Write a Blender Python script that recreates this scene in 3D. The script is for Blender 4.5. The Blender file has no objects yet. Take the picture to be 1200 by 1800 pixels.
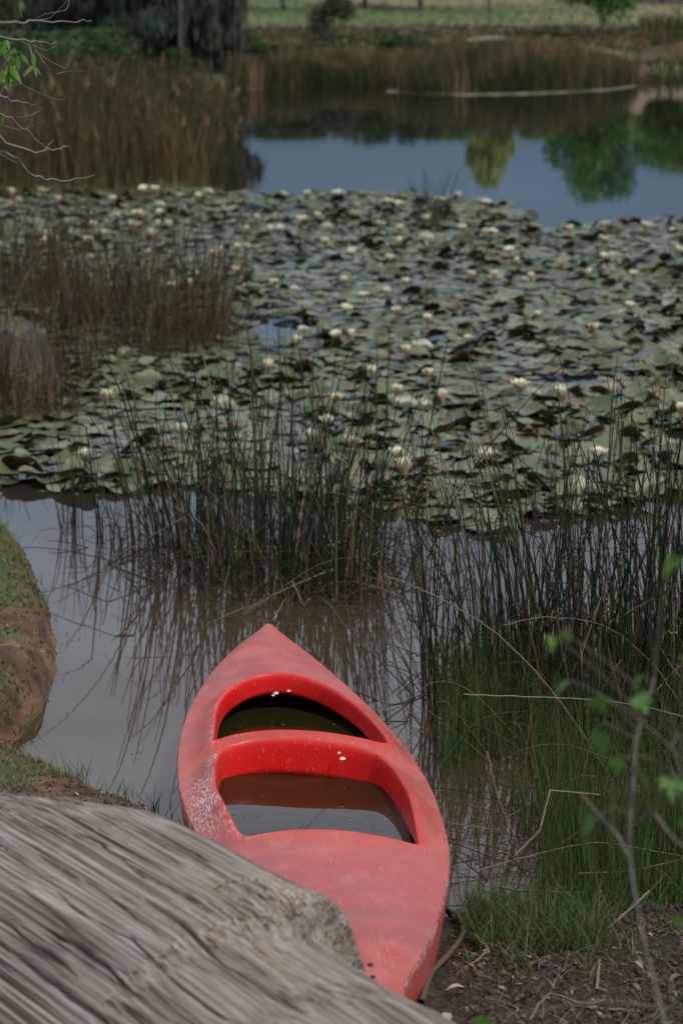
import bpy, math, random
import numpy as np
from mathutils import Vector, Matrix, noise as mnoise
from mathutils.geometry import delaunay_2d_cdt
random.seed(7); rng = np.random.default_rng(7)
sc = bpy.context.scene
col = sc.collection
# ------------------------------------------------------------------ camera
FPX = 4250.0; CAMH = 2.45; PIT = math.atan(950 / FPX)
cam = bpy.data.cameras.new('camera'); camo = bpy.data.objects.new('camera', cam); col.objects.link(camo)
camo.location = (0, 0, CAMH); camo.rotation_euler = (math.pi / 2 - PIT, 0, 0)
cam.sensor_fit = 'VERTICAL'; cam.sensor_height = 36.0; cam.lens = FPX / 1800 * 36
cam.clip_start = 0.1; cam.clip_end = 3000
cam.dof.use_dof = True; cam.dof.focus_distance = 6.9; cam.dof.aperture_fstop = 4.8
sc.camera = camo
# ------------------------------------------------------------------ sky and sun
SUN_EL = math.radians(55); SUN_AZ = math.radians(138)      # azimuth from +Y towards +X
w = bpy.data.worlds.new('World'); sc.world = w; w.use_nodes = True
nt = w.node_tree; nt.nodes.clear(); N = nt.nodes.new; L = nt.links.new
out = N('ShaderNodeOutputWorld'); bg = N('ShaderNodeBackground'); L(bg.outputs[0], out.inputs[0])
bg.inputs[1].default_value = 0.1
sky = N('ShaderNodeTexSky'); sky.sky_type = 'NISHITA'; sky.sun_disc = False
sky.sun_elevation = SUN_EL; sky.sun_rotation = SUN_AZ
tc = N('ShaderNodeTexCoord'); sep = N('ShaderNodeSeparateXYZ'); L(tc.outputs['Generated'], sep.inputs[0])
cr = N('ShaderNodeValToRGB'); L(sep.outputs[2], cr.inputs[0])      # overcast: slate blue low, pale grey higher
e = cr.color_ramp.elements
e[0].position = 0.0; e[0].color = (1.0, 1.35, 2.1, 1)
e[1].position = 1.0; e[1].color = (3.6, 4.2, 5.6, 1)
for p, c in ((.07, (.95, 1.7, 2.95)), (.12, (1.7, 2.7, 4.1)), (.17, (3.7, 5.1, 6.7)), (.23, (6.2, 7.5, 9.0)), (.32, (11.6, 12.3, 13.8)), (.6, (5.6, 6.3, 7.1))):
    q = e.new(p); q.color = (*c, 1)
mp = N('ShaderNodeMapping'); mp.inputs['Scale'].default_value = (1.2, 1.2, 5.5); L(tc.outputs['Generated'], mp.inputs[0])
nz = N('ShaderNodeTexNoise'); nz.inputs['Scale'].default_value = 2.2; nz.inputs['Detail'].default_value = 5; L(mp.outputs[0], nz.inputs[0])
mr = N('ShaderNodeMapRange'); mr.inputs[1].default_value = .3; mr.inputs[2].default_value = .7; mr.inputs[3].default_value = .65; mr.inputs[4].default_value = 1.3
L(nz.outputs[0], mr.inputs[0])
vm = N('ShaderNodeVectorMath'); vm.operation = 'SCALE'; L(cr.outputs[0], vm.inputs[0]); L(mr.outputs[0], vm.inputs['Scale'])
mx = N('ShaderNodeMix'); mx.data_type = 'RGBA'; mx.inputs[0].default_value = .85
L(sky.outputs[0], mx.inputs[6]); L(vm.outputs[0], mx.inputs[7]); L(mx.outputs[2], bg.inputs[0])
sun = bpy.data.lights.new('sun', 'SUN'); sun.energy = 2.3; sun.angle = math.radians(6); sun.color = (1, .97, .88)
suno = bpy.data.objects.new('sun', sun); col.objects.link(suno)
sd_ = Vector((math.sin(SUN_AZ) * math.cos(SUN_EL), math.cos(SUN_AZ) * math.cos(SUN_EL), math.sin(SUN_EL)))
suno.rotation_euler = sd_.to_track_quat('Z', 'Y').to_euler(); suno.location = (8, 5, 15)
sc.view_settings.view_transform = 'Standard'; sc.view_settings.look = 'None'
sc.view_settings.gamma = 1; sc.view_settings.use_curve_mapping = False; sc.view_settings.exposure = 0.25
sc.render.engine = 'CYCLES'
sc.cycles.max_bounces = 7; sc.cycles.transparent_max_bounces = 12; sc.cycles.caustics_reflective = False; sc.cycles.caustics_refractive = False
sc.cycles.use_denoising = True

# ------------------------------------------------------------------ helpers
def P(px, py, z=0.0):
    X = (px - 600) / FPX; Y = (900 - py) / FPX
    d = np.array([X, math.cos(PIT) + Y * math.sin(PIT), -math.sin(PIT) + Y * math.cos(PIT)])
    return np.array([0, 0, CAMH]) + d * (z - CAMH) / d[2]
def PD(px, py, y):            # point of that pixel's ray at distance y
    X = (px - 600) / FPX; Y = (900 - py) / FPX
    d = np.array([X, math.cos(PIT) + Y * math.sin(PIT), -math.sin(PIT) + Y * math.cos(PIT)])
    return np.array([0, 0, CAMH]) + d * y / d[1]
def tag(o, label=None, cat=None, group=None, kind=None):
    if label: o['label'] = label
    if cat: o['category'] = cat
    if group: o['group'] = group
    if kind: o['kind'] = kind
    return o
def mesh_np(name, V, faces, mat, attrs=None, smooth=True):
    """faces: list of int arrays (n,k)"""
    me = bpy.data.meshes.new(name)
    V = np.asarray(V, np.float32).reshape(-1, 3)
    faces = [np.asarray(f, np.int32) for f in faces if len(f)]
    loops = np.concatenate([f.ravel() for f in faces]); cnt = np.concatenate([np.full(len(f), f.shape[1], np.int32) for f in faces])
    st = np.concatenate([[0], np.cumsum(cnt)[:-1]]).astype(np.int32)
    me.vertices.add(len(V)); me.vertices.foreach_set('co', V.ravel())
    me.loops.add(len(loops)); me.loops.foreach_set('vertex_index', loops)
    me.polygons.add(len(cnt)); me.polygons.foreach_set('loop_start', st)
    if smooth: me.polygons.foreach_set('use_smooth', np.ones(len(cnt), bool))
    me.update(calc_edges=True); me.validate()
    for k, a in (attrs or {}).items():
        at = me.attributes.new(k, 'FLOAT', 'POINT'); at.data.foreach_set('value', np.asarray(a, np.float32).ravel())
    if mat: me.materials.append(mat)
    return me
def obj(name, me, parent=None, loc=None):
    o = bpy.data.objects.new(name, me); col.objects.link(o)
    if parent: o.parent = parent
    if loc is not None: o.location = loc
    return o
def empty(name, loc=(0, 0, 0), rz=0):
    o = bpy.data.objects.new(name, None); col.objects.link(o); o.location = loc; o.rotation_euler = (0, 0, rz); o.empty_display_size = .1
    return o
def stems(base, h, lean, rad, p=1.6, droop=None, k=7, sides=3, v=None, kink=None, wob=.01):
    """N tapered stems as one soup; base (N,3), h (N), lean (N,2) sideways reach of the tip."""
    n = len(base); t = np.linspace(0, 1, k)[None, :, None]
    h = np.asarray(h)[:, None, None]; lean = np.asarray(lean)[:, None, :]
    p = np.broadcast_to(np.asarray(p, float), (n,))[:, None, None]
    droop = np.zeros(n) if droop is None else np.asarray(droop); droop = droop[:, None, None]
    xy = base[:, None, :2] + lean * t ** p + rng.normal(0, wob, (n, k, 2)) * t * .35
    z = base[:, None, 2:3] + h * (t - droop * t ** 3)
    if kink is not None:
        kk = np.asarray(kink)[:, None, None]; over = np.clip(t - kk, 0, 1)
        ang = rng.uniform(0, 2 * np.pi, n)[:, None, None]; amt = h * rng.uniform(.5, .95, (n, 1, 1))
        z = z - over * h * rng.uniform(.9, 1.9, (n, 1, 1)); z = np.maximum(z, base[:, None, 2:3] + .01)
        xy = xy + over * amt * np.concatenate([np.cos(ang), np.sin(ang)], 2)
    path = np.concatenate([xy, z], 2)
    d = path[:, -1] - path[:, 0]; d /= np.linalg.norm(d, axis=1, keepdims=True) + 1e-9
    ref = np.where(np.abs(d[:, 2:3]) > .8, np.array([[1., 0, 0]]), np.array([[0, 0, 1.]]))
    u = np.cross(d, ref); u /= np.linalg.norm(u, axis=1, keepdims=True) + 1e-9; ww = np.cross(d, u)
    rad = np.broadcast_to(np.asarray(rad, float), (n,))[:, None] * (1 - .6 * np.linspace(0, 1, k)[None] ** 2)
    a = np.arange(sides) * 2 * np.pi / sides
    off = (np.cos(a)[None, None, :, None] * u[:, None, None, :] + np.sin(a)[None, None, :, None] * ww[:, None, None, :]) * rad[:, :, None, None]
    V = (path[:, :, None, :] + off)
    idx = np.arange(n * k * sides).reshape(n, k, sides)
    A = idx[:, :-1, :]; B = idx[:, 1:, :]; A2 = np.roll(A, -1, 2); B2 = np.roll(B, -1, 2)
    F = np.stack([A, A2, B2, B], -1).reshape(-1, 4)
    v = rng.random(n) if v is None else v
    return V.reshape(-1, 3), F, np.repeat(v, k * sides), path
def blades(base, h, lean, width, p=1.8, k=4, v=None, droop=None):
    n = len(base); t = np.linspace(0, 1, k)[None, :, None]
    h = np.asarray(h)[:, None, None]; lean = np.asarray(lean)[:, None, :]
    dr = np.zeros(n) if droop is None else np.asarray(droop)
    xy = base[:, None, :2] + lean * t ** p; z = base[:, None, 2:3] + h * (t - dr[:, None, None] * t ** 2)
    path = np.concatenate([xy, z], 2); a = rng.uniform(0, np.pi, n)
    s = np.stack([np.cos(a), np.sin(a), np.zeros(n)], 1)[:, None, :] * (np.broadcast_to(width, (n,))[:, None] * (1 - .9 * np.linspace(0, 1, k)[None] ** 1.3))[:, :, None]
    V = np.stack([path - s, path + s], 2)
    idx = np.arange(n * k * 2).reshape(n, k, 2)
    F = np.stack([idx[:, :-1, 0], idx[:, :-1, 1], idx[:, 1:, 1], idx[:, 1:, 0]], -1).reshape(-1, 4)
    v = rng.random(n) if v is None else v
    return V.reshape(-1, 3), F, np.repeat(v, k * 2), path
class Soup:
    def __init__(s): s.V = []; s.F3 = []; s.F4 = []; s.A = []; s.n = 0
    def add(s, V, F, a):
        V = np.asarray(V, float).reshape(-1, 3); F = np.asarray(F, int)
        (s.F3 if F.shape[1] == 3 else s.F4).append(F + s.n); s.V.append(V)
        s.A.append(np.broadcast_to(np.asarray(a, float), (len(V),))); s.n += len(V); return s
    def build(s, name, mat, parent=None, smooth=True, loc=None):
        fs = []
        if s.F3: fs.append(np.concatenate(s.F3))
        if s.F4: fs.append(np.concatenate(s.F4))
        V = np.concatenate(s.V)
        if loc is not None: V = V - np.array(loc)
        return obj(name, mesh_np(name, V, fs, mat, {'v': np.concatenate(s.A)}, smooth), parent, loc)
def tube(path, radii, sides=8, cap=True):
    path = np.asarray(path, float); n = len(path); radii = np.broadcast_to(np.asarray(radii, float), (n,))
    T = np.gradient(path, axis=0); T /= np.linalg.norm(T, axis=1, keepdims=True) + 1e-9
    up = np.array([0, 0, 1.]) if abs(T[0, 2]) < .8 else np.array([1., 0, 0])
    V = []
    for i in range(n):
        u = np.cross(T[i], up); u /= np.linalg.norm(u) + 1e-9; up = np.cross(u, T[i])
        for j in range(sides):
            a = 2 * math.pi * j / sides; V.append(path[i] + radii[i] * (math.cos(a) * u + math.sin(a) * up))
    idx = np.arange(n * sides).reshape(n, sides); A = idx[:-1]; B = idx[1:]
    F = np.stack([A, np.roll(A, -1, 1), np.roll(B, -1, 1), B], -1).reshape(-1, 4)
    if cap:
        V.append(path[0]); V.append(path[-1]); c0 = n * sides
        F = np.concatenate([F, [[c0, idx[0, (j + 1) % sides], idx[0, j], idx[0, j]] for j in range(0)] or np.zeros((0, 4), int)])
    return np.array(V[:n * sides]), F
def smooth_path(pts, m=8):
    pts = np.asarray(pts, float); out = []
    for i in range(len(pts) - 1):
        p0 = pts[max(i - 1, 0)]; p1 = pts[i]; p2 = pts[i + 1]; p3 = pts[min(i + 2, len(pts) - 1)]
        for t in np.linspace(0, 1, m, endpoint=False):
            out.append(.5 * ((2 * p1) + (-p0 + p2) * t + (2 * p0 - 5 * p1 + 4 * p2 - p3) * t * t + (-p0 + 3 * p1 - 3 * p2 + p3) * t ** 3))
    out.append(pts[-1]); return np.array(out)
def vnoise(x, y, seed=0):      # vectorised value noise, 0..1
    x = np.asarray(x, float); y = np.asarray(y, float)
    xi = np.floor(x).astype(np.int64); yi = np.floor(y).astype(np.int64); fx = x - xi; fy = y - yi
    fx = fx * fx * (3 - 2 * fx); fy = fy * fy * (3 - 2 * fy)
    def hsh(a, b):
        k = (a * 374761393 + b * 668265263 + seed * 1442695041) & 0x7fffffff
        k = ((k ^ (k >> 13)) * 1274126177) & 0x7fffffff
        return ((k ^ (k >> 16)) & 0xffff) / 65535.0
    return (hsh(xi, yi) * (1 - fx) + hsh(xi + 1, yi) * fx) * (1 - fy) + (hsh(xi, yi + 1) * (1 - fx) + hsh(xi + 1, yi + 1) * fx) * fy
def fbm(x, y, seed=0, o=4):
    r = 0; a = .5; t = 0
    for i in range(o): r = r + a * vnoise(x * 2 ** i, y * 2 ** i, seed + i * 17); t += a; a *= .5
    return r / t
def ss(x, a, b): t = np.clip((x - a) / (b - a), 0, 1); return t * t * (3 - 2 * t)
def inpoly(X, Y, poly):
    r = np.zeros(np.shape(X), bool); n = len(poly)
    for i in range(n):
        x1, y1 = poly[i]; x2, y2 = poly[(i + 1) % n]
        if y1 == y2: continue
        r ^= ((y1 > Y) != (y2 > Y)) & (X < (x2 - x1) * (Y - y1) / (y2 - y1) + x1)
    return r
def polydist(X, Y, poly):
    d = np.full(np.shape(X), 1e9); n = len(poly)
    for i in range(n):
        x1, y1 = poly[i]; x2, y2 = poly[(i + 1) % n]; dx, dy = x2 - x1, y2 - y1
        t = np.clip(((X - x1) * dx + (Y - y1) * dy) / (dx * dx + dy * dy + 1e-12), 0, 1)
        d = np.minimum(d, (X - x1 - t * dx) ** 2 + (Y - y1 - t * dy) ** 2)
    return np.sqrt(d)

# ------------------------------------------------------------------ materials
def newmat(name):
    m = bpy.data.materials.new(name); m.use_nodes = True; nt = m.node_tree
    return m, nt, nt.nodes['Principled BSDF'], nt.nodes.new, nt.links.new
def ramp(N, stops):
    r = N('ShaderNodeValToRGB'); e = r.color_ramp.elements
    e[0].position, e[0].color = stops[0][0], (*stops[0][1], 1); e[1].position, e[1].color = stops[-1][0], (*stops[-1][1], 1)
    for p, c in stops[1:-1]: q = e.new(p); q.color = (*c, 1)
    return r
def attr_mat(name, stops, rough=.7, noise=.35, nscale=30, trans=0.0, spec=.3, obj_rand=False):
    m, nt, b, N, L = newmat(name)
    at = N('ShaderNodeAttribute'); at.attribute_name = 'v'; r = ramp(N, stops); src = at.outputs['Fac']
    if obj_rand:
        oi = N('ShaderNodeObjectInfo'); ad = N('ShaderNodeMath'); ad.operation = 'ADD'; L(src, ad.inputs[0]); L(oi.outputs['Random'], ad.inputs[1])
        fr = N('ShaderNodeMath'); fr.operation = 'FRACT'; L(ad.outputs[0], fr.inputs[0]); src = fr.outputs[0]
    L(src, r.inputs[0])
    t = N('ShaderNodeTexCoord'); n = N('ShaderNodeTexNoise'); n.inputs['Scale'].default_value = nscale; n.inputs['Detail'].default_value = 3; L(t.outputs['Object'], n.inputs[0])
    mrn = N('ShaderNodeMapRange'); mrn.inputs[3].default_value = 1 - noise; mrn.inputs[4].default_value = 1 + noise; L(n.outputs[0], mrn.inputs[0])
    v = N('ShaderNodeVectorMath'); v.operation = 'SCALE'; L(r.outputs[0], v.inputs[0]); L(mrn.outputs[0], v.inputs['Scale'])
    L(v.outputs[0], b.inputs['Base Color']); b.inputs['Roughness'].default_value = rough; b.inputs['Specular IOR Level'].default_value = spec
    if trans:
        tr = N('ShaderNodeBsdfTranslucent'); L(v.outputs[0], tr.inputs[0]); ms = N('ShaderNodeMixShader'); ms.inputs[0].default_value = trans
        L(b.outputs[0], ms.inputs[1]); L(tr.outputs[0], ms.inputs[2]); L(ms.outputs[0], nt.nodes['Material Output'].inputs[0])
    return m
M = {}
M['rush'] = attr_mat('rush_stems', [(0, (.006, .014, .005)), (.45, (.014, .032, .010)), (.6, (.036, .048, .014)), (.68, (.022, .013, .008)), (.85, (.07, .040, .022)), (1, (.17, .115, .07))], .5, .3, 6)
M['rush_brown'] = attr_mat('brown_rush_stems', [(0, (.012, .020, .006)), (.25, (.026, .034, .010)), (.4, (.020, .012, .006)), (.75, (.06, .034, .018)), (1, (.15, .10, .055))], .7, .3, 5)
M['grass'] = attr_mat('fresh_grass', [(0, (.012, .030, .008)), (.55, (.036, .092, .018)), (.8, (.08, .15, .035)), (.88, (.10, .08, .045)), (1, (.18, .13, .08))], .5, .3, 8, .25)
M['turf'] = attr_mat('short_turf', [(0, (.06, .09, .025)), (.55, (.12, .15, .045)), (.8, (.2, .18, .09)), (1, (.28, .22, .14))], .7, .3, 8, .15)
M['seed'] = attr_mat('rush_seed_heads', [(0, (.12, .07, .04)), (1, (.32, .2, .13))], .8, .3, 100)
M['straw'] = attr_mat('dry_straw', [(0, (.09, .055, .032)), (1, (.27, .20, .135))], .7, .35, 40)
M['reed'] = attr_mat('far_reeds', [(0, (.008, .014, .004)), (.4, (.024, .034, .009)), (.55, (.036, .024, .010)), (.85, (.08, .048, .022)), (1, (.17, .115, .06))], .8, .3, .8)
M['reed_far'] = attr_mat('distant_reeds', [(0, (.012, .022, .006)), (.35, (.04, .056, .014)), (.5, (.05, .030, .014)), (.85, (.13, .08, .042)), (1, (.25, .17, .10))], .8, .3, .35)
M['leaf'] = attr_mat('tree_leaves', [(0, (.04, .11, .025)), (.5, (.08, .19, .035)), (1, (.13, .26, .05))], .6, .4, 2, .3)
M['leaf_mid'] = attr_mat('dull_green_leaves', [(0, (.015, .035, .012)), (.5, (.035, .07, .022)), (1, (.06, .10, .035))], .7, .4, 2, .15)
M['leaf_dark'] = attr_mat('dark_leaves', [(0, (.02, .035, .022)), (.5, (.035, .055, .03)), (1, (.07, .075, .045))], .7, .4, 2, .1)
M['leaf_yellow'] = attr_mat('pale_leaves', [(0, (.20, .26, .06)), (.5, (.30, .36, .10)), (1, (.40, .44, .17))], .6, .3, 2, .3)
M['leaf_fresh'] = attr_mat('fresh_leaves', [(0, (.045, .12, .02)), (.6, (.09, .19, .03)), (1, (.17, .27, .05))], .5, .25, 12, .4)
M['bark'] = attr_mat('tree_bark', [(0, (.05, .04, .035)), (1, (.14, .115, .10))], .9, .4, 5)
M['twig'] = attr_mat('grey_twigs', [(0, (.07, .058, .045)), (1, (.20, .175, .15))], .85, .4, 40)
M['stalk'] = attr_mat('lily_stalk', [(0, (.12, .06, .04)), (1, (.2, .12, .07))], .6, .3, 40)
M['petal'] = attr_mat('cream_petals', [(0, (.72, .72, .48)), (1, (.88, .86, .68))], .5, .08, 60, .3)
M['sepal'] = attr_mat('pink_brown_sepals', [(0, (.45, .22, .14)), (1, (.7, .42, .3))], .6, .25, 60, .2)
M['litter'] = attr_mat('leaf_litter', [(0, (.035, .022, .016)), (.6, (.08, .05, .035)), (.9, (.17, .11, .075)), (1, (.34, .28, .24))], .8, .35, 60)

# water ---------------------------------------------------------------
def water_mat(name, mud, tint, fac, bump, scale):
    m, nt, b, N, L = newmat(name); nt.nodes.remove(b)
    tcn = N('ShaderNodeTexCoord'); mpn = N('ShaderNodeMapping'); mpn.inputs['Scale'].default_value = (1, 1.6, 1); L(tcn.outputs['Object'], mpn.inputs[0])
    n1 = N('ShaderNodeTexNoise'); n1.inputs['Scale'].default_value = scale; n1.inputs['Detail'].default_value = 3; L(mpn.outputs[0], n1.inputs[0])
    bp = N('ShaderNodeBump'); bp.inputs['Strength'].default_value = bump; bp.inputs['Distance'].default_value = .02; L(n1.outputs[0], bp.inputs['Height'])
    fr = N('ShaderNodeFresnel'); fr.inputs[0].default_value = 1.4; L(bp.outputs[0], fr.inputs[1])
    gl = N('ShaderNodeBsdfGlossy'); gl.inputs['Roughness'].default_value = .015; L(bp.outputs[0], gl.inputs['Normal'])
    df = N('ShaderNodeBsdfDiffuse'); df.inputs[0].default_value = (*mud, 1)
    if name == 'pond_water':
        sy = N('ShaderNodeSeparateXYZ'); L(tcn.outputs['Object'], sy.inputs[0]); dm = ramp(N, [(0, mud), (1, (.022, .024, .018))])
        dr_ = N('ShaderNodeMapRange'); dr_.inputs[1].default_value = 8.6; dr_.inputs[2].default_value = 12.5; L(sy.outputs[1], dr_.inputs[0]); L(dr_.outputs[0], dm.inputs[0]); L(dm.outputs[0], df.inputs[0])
    tr = N('ShaderNodeBsdfTransparent'); tr.inputs[0].default_value = (*tint, 1)
    m1 = N('ShaderNodeMixShader'); m1.inputs[0].default_value = fac; L(tr.outputs[0], m1.inputs[1]); L(df.outputs[0], m1.inputs[2])
    m2 = N('ShaderNodeMixShader'); L(fr.outputs[0], m2.inputs[0]); L(m1.outputs[0], m2.inputs[1]); L(gl.outputs[0], m2.inputs[2])
    L(m2.outputs[0], nt.nodes['Material Output'].inputs[0]); return m
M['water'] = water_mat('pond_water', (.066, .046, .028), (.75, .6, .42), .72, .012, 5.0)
M['bilge'] = water_mat('murky_bilge_water', (.026, .022, .007), (.5, .42, .2), .6, .015, 6.0)

# ground --------------------------------------------------------------
def ground_mat():
    m, nt, b, N, L = newmat('bank_soil_and_grass')
    t = N('ShaderNodeTexCoord')
    def nz(s, d=5):
        n = N('ShaderNodeTexNoise'); n.inputs['Scale'].default_value = s; n.inputs['Detail'].default_value = d; L(t.outputs['Object'], n.inputs[0]); return n
    def mix(f, a, bb):
        x = N('ShaderNodeMix'); x.data_type = 'RGBA'; L(f, x.inputs[0]); L(a, x.inputs[6]); L(bb, x.inputs[7]); return x.outputs[2]
    g = N('ShaderNodeAttribute'); g.attribute_name = 'grass'; far = N('ShaderNodeAttribute'); far.attribute_name = 'far'; red = N('ShaderNodeAttribute'); red.attribute_name = 'red'
    n1 = nz(9, 8); n2 = nz(45, 6); n3 = nz(.05, 6); n4 = nz(.6, 4)
    mud = ramp(N, [(.3, (.013, .009, .005)), (.5, (.034, .022, .013)), (.72, (.08, .053, .032))]); L(n2.outputs[0], mud.inputs[0])
    clay = ramp(N, [(.3, (.035, .02, .012)), (.5, (.10, .055, .034)), (.62, (.16, .085, .05)), (.75, (.22, .15, .11))]); L(n1.outputs[0], clay.inputs[0])
    turf = ramp(N, [(.3, (.05, .06, .025)), (.6, (.10, .11, .045)), (.75, (.16, .13, .08))]); L(n2.outputs[0], turf.inputs[0])
    mead = ramp(N, [(.25, (.05, .095, .022)), (.42, (.10, .135, .04)), (.5, (.065, .09, .03)), (.58, (.16, .145, .07)), (.75, (.21, .155, .10))])
    sp = N('ShaderNodeSeparateXYZ'); L(t.outputs['Object'], sp.inputs[0])
    md = N('ShaderNodeMath'); md.operation = 'MULTIPLY_ADD'; md.inputs[1].default_value = .018; L(sp.outputs[0], md.inputs[0]); L(n3.outputs[0], md.inputs[2])
    ma = N('ShaderNodeMath'); ma.operation = 'MULTIPLY_ADD'; ma.inputs[1].default_value = .45; L(n4.outputs[0], ma.inputs[0]); L(md.outputs[0], ma.inputs[2])
    mb = N('ShaderNodeMath'); mb.operation = 'SUBTRACT'; mb.inputs[1].default_value = .27; L(ma.outputs[0], mb.inputs[0]); L(mb.outputs[0], mead.inputs[0])
    c = mix(red.outputs['Fac'], mud.outputs[0], clay.outputs[0]); c = mix(g.outputs['Fac'], c, turf.outputs[0]); c = mix(far.outputs['Fac'], c, mead.outputs[0])
    L(c, b.inputs['Base Color']); b.inputs['Roughness'].default_value = .85; b.inputs['Specular IOR Level'].default_value = .25
    bp = N('ShaderNodeBump'); bp.inputs['Strength'].default_value = .9; bp.inputs['Distance'].default_value = .02; L(n2.outputs[0], bp.inputs['Height']); L(bp.outputs[0], b.inputs['Normal'])
    return m
M['ground'] = ground_mat()

# ------------------------------------------------------------------ the pond's outline
POND_PX = [(320,1455),(280,1436),(230,1412),(190,1396),(150,1378),(105,1362),(60,1350),(15,1328),(22,1305),(40,1290),(72,1250),(85,1222),(97,1190),(90,1165),(99,1140),(92,1110),(86,1080),(74,1055),(62,1020),(45,990),(28,965),(0,925),(-60,870),(-200,800),(-220,745),
 (-40,738),(60,728),(105,690),(112,640),(60,590),(-150,570),(-500,520),(-700,352),(0,342),(200,341),(330,343),(390,340),(402,310),(398,270),(402,230),(405,200),(425,160),(480,155),(530,152),(670,147),(690,163),(800,166),(950,163),(1060,158),(1115,150),(1128,125),(1128,108),(1200,99),(1700,96),(2300,200),(2300,600),(1700,1050),(1450,1300),(1300,1480),(1200,1540),(1050,1568),(960,1570),(900,1592),(850,1590),(785,1612),(700,1600),(600,1575),(420,1505)]
POND = [tuple(P(x, y, 0)[:2]) for x, y in POND_PX]
def sdist(X, Y):
    d = polydist(X, Y, POND); return np.where(inpoly(X, Y, POND), -d, d)
def ground_z(X, Y, s=None):
    X = np.asarray(X, float); Y = np.asarray(Y, float)
    s = sdist(X, Y) if s is None else s
    jag = (fbm(X * 8, Y * 8, 3) - .5) * .13
    sj = s + jag * (np.abs(s) < .5)
    steep = .15 * ss(sj, -.02, .10) + .05 * ss(sj, .1, .8) + .03 * np.clip(sj, 0, 6)
    near = .18 * np.clip(s, 0, 1.4) + .035 * np.clip(s - 1.4, 0, 4)
    low = .035 * ss(sj, 0, .06) + .10 * np.clip(s, 0, 1.2)
    leftness = ss(-X, .25, .6); upper = ss(Y, 7.05, 7.5)
    hn = near * (1 - leftness) + leftness * (low * (1 - upper) + steep * upper)
    fz = .25 * ss(s, 0, 2) + .028 * np.clip(Y - 56, 0, 40) + .075 * np.clip(Y - 92, 0, 120) * (1 + .15 * np.sin(X * .02)) + (fbm(X * .06, Y * .06, 5) - .5) * .5 * ss(Y, 58, 75)
    far = ss(Y, 22, 30)
    h = hn * (1 - far) + fz * far
    h = h + (fbm(X * 6, Y * 6, 9) - .5) * .035 * ss(s, 0, .15) * (1 - far) + (fbm(X * 26, Y * 26, 11) - .5) * (.016 + .05 * leftness * upper) * ss(s, 0, .05) * (1 - far)
    bed = -np.minimum(.55, .45 * np.abs(s) + .005) + (fbm(X * 5, Y * 5, 21) - .5) * .03
    return np.where(s > 0, h, bed)
def axis_pts(lo, hi, step, ext, g):
    a = list(np.arange(lo, hi + 1e-6, step)); d = step; v = hi
    while v < ext[1]: d *= g; v += d; a.append(v)
    d = step; v = lo
    while v > ext[0]: d *= g; v -= d; a.insert(0, v)
    return np.array(a)
gx = axis_pts(-2.2, 1.9, .022, (-420, 420), 1.07); gy = axis_pts(4.6, 9.8, .022, (-60, 700), 1.035)
GX, GY = np.meshgrid(gx, gy); S_ = sdist(GX, GY); GZ = ground_z(GX, GY, S_)
idx = np.arange(GX.size).reshape(GX.shape)
Fg = np.stack([idx[:-1, :-1], idx[:-1, 1:], idx[1:, 1:], idx[1:, :-1]], -1).reshape(-1, 4)
nn = fbm(GX * 3.5, GY * 3.5, 31)
leftm = ss(-GX, .2, .5)
UP = lambda Y: .16 * ss(Y, 8.5, 9.0) - .10 * ss(Y, 7.3, 7.6) * (1 - ss(Y, 8.5, 9.0))
grassA = ss(nn + .35 * ss(S_, .05, .5) + UP(GY) - .25, .2, .36) * leftm * ss(S_, .05, .16) * (GY > 5.6)
farA = ss(GY, 20, 30) * ss(S_, 0, 1)
redA = leftm * (1 - .7 * ss(GY, 9.5, 11)) + (S_ < 0) * .6
g_me = mesh_np('ground', np.stack([GX, GY, GZ], -1), [Fg], M['ground'], {'grass': grassA, 'far': farA, 'red': np.clip(redA, 0, 1)})
tag(obj('ground', g_me), 'muddy and grassy pond bank rising to a far green meadow', kind='structure')
xs = np.array([-80, -8, -3, 0, 3, 8, 90.]); ys = np.array([3., 6, 8, 12, 20, 30, 60, 80.])
WX, WY = np.meshgrid(xs, ys); wi = np.arange(WX.size).reshape(WX.shape)
Fw = np.stack([wi[:-1, :-1], wi[:-1, 1:], wi[1:, 1:], wi[1:, :-1]], -1).reshape(-1, 4)
tag(obj('water', mesh_np('water', np.stack([WX, WY, WX * 0], -1), [Fw], M['water'])), 'still muddy pond water reflecting the sky', kind='structure')
# pale strips of dry scum at the foot of the far reeds
def strip(px, wd, label):
    pts = smooth_path([P(x, y, 0) for x, y in px], 10); n = len(pts)
    wv = .35 * wd * (.3 + ss(fbm(np.arange(n) * .31, np.zeros(n) + 3., 79), .35, .6)) * (.25 + .65 * np.sin(np.linspace(.1, math.pi - .1, n))) * (.6 + .8 * fbm(np.arange(n) * .5, np.zeros(n), 77))
    V = []
    for i, p in enumerate(pts):
        V += [(p[0], p[1] - wv[i], .006), (p[0], p[1], .006 + .03 * wv[i]), (p[0], p[1] + wd, .004)]
    ix = np.arange(n * 3).reshape(n, 3)
    F = np.concatenate([np.stack([ix[:-1, j], ix[1:, j], ix[1:, j + 1], ix[:-1, j + 1]], -1) for j in (0, 1)])
    tag(obj('mud_bar', mesh_np('mud_bar', V, [F], M['pale'])), label, kind='structure')
mm, nt_, b_, N_, L_ = newmat('pale_dried_scum'); b_.inputs['Base Color'].default_value = (.15, .14, .10, 1); b_.inputs['Roughness'].default_value = .9; M['pale'] = mm
strip([(680, 163), (760, 166), (860, 167), (960, 164), (1060, 159), (1118, 152)], 1.0, 'pale dry strip along the foot of the far reeds')
strip([(520, 153), (590, 149), (670, 146)], .9, 'pale strip at the water edge left of the far reeds')

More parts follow.
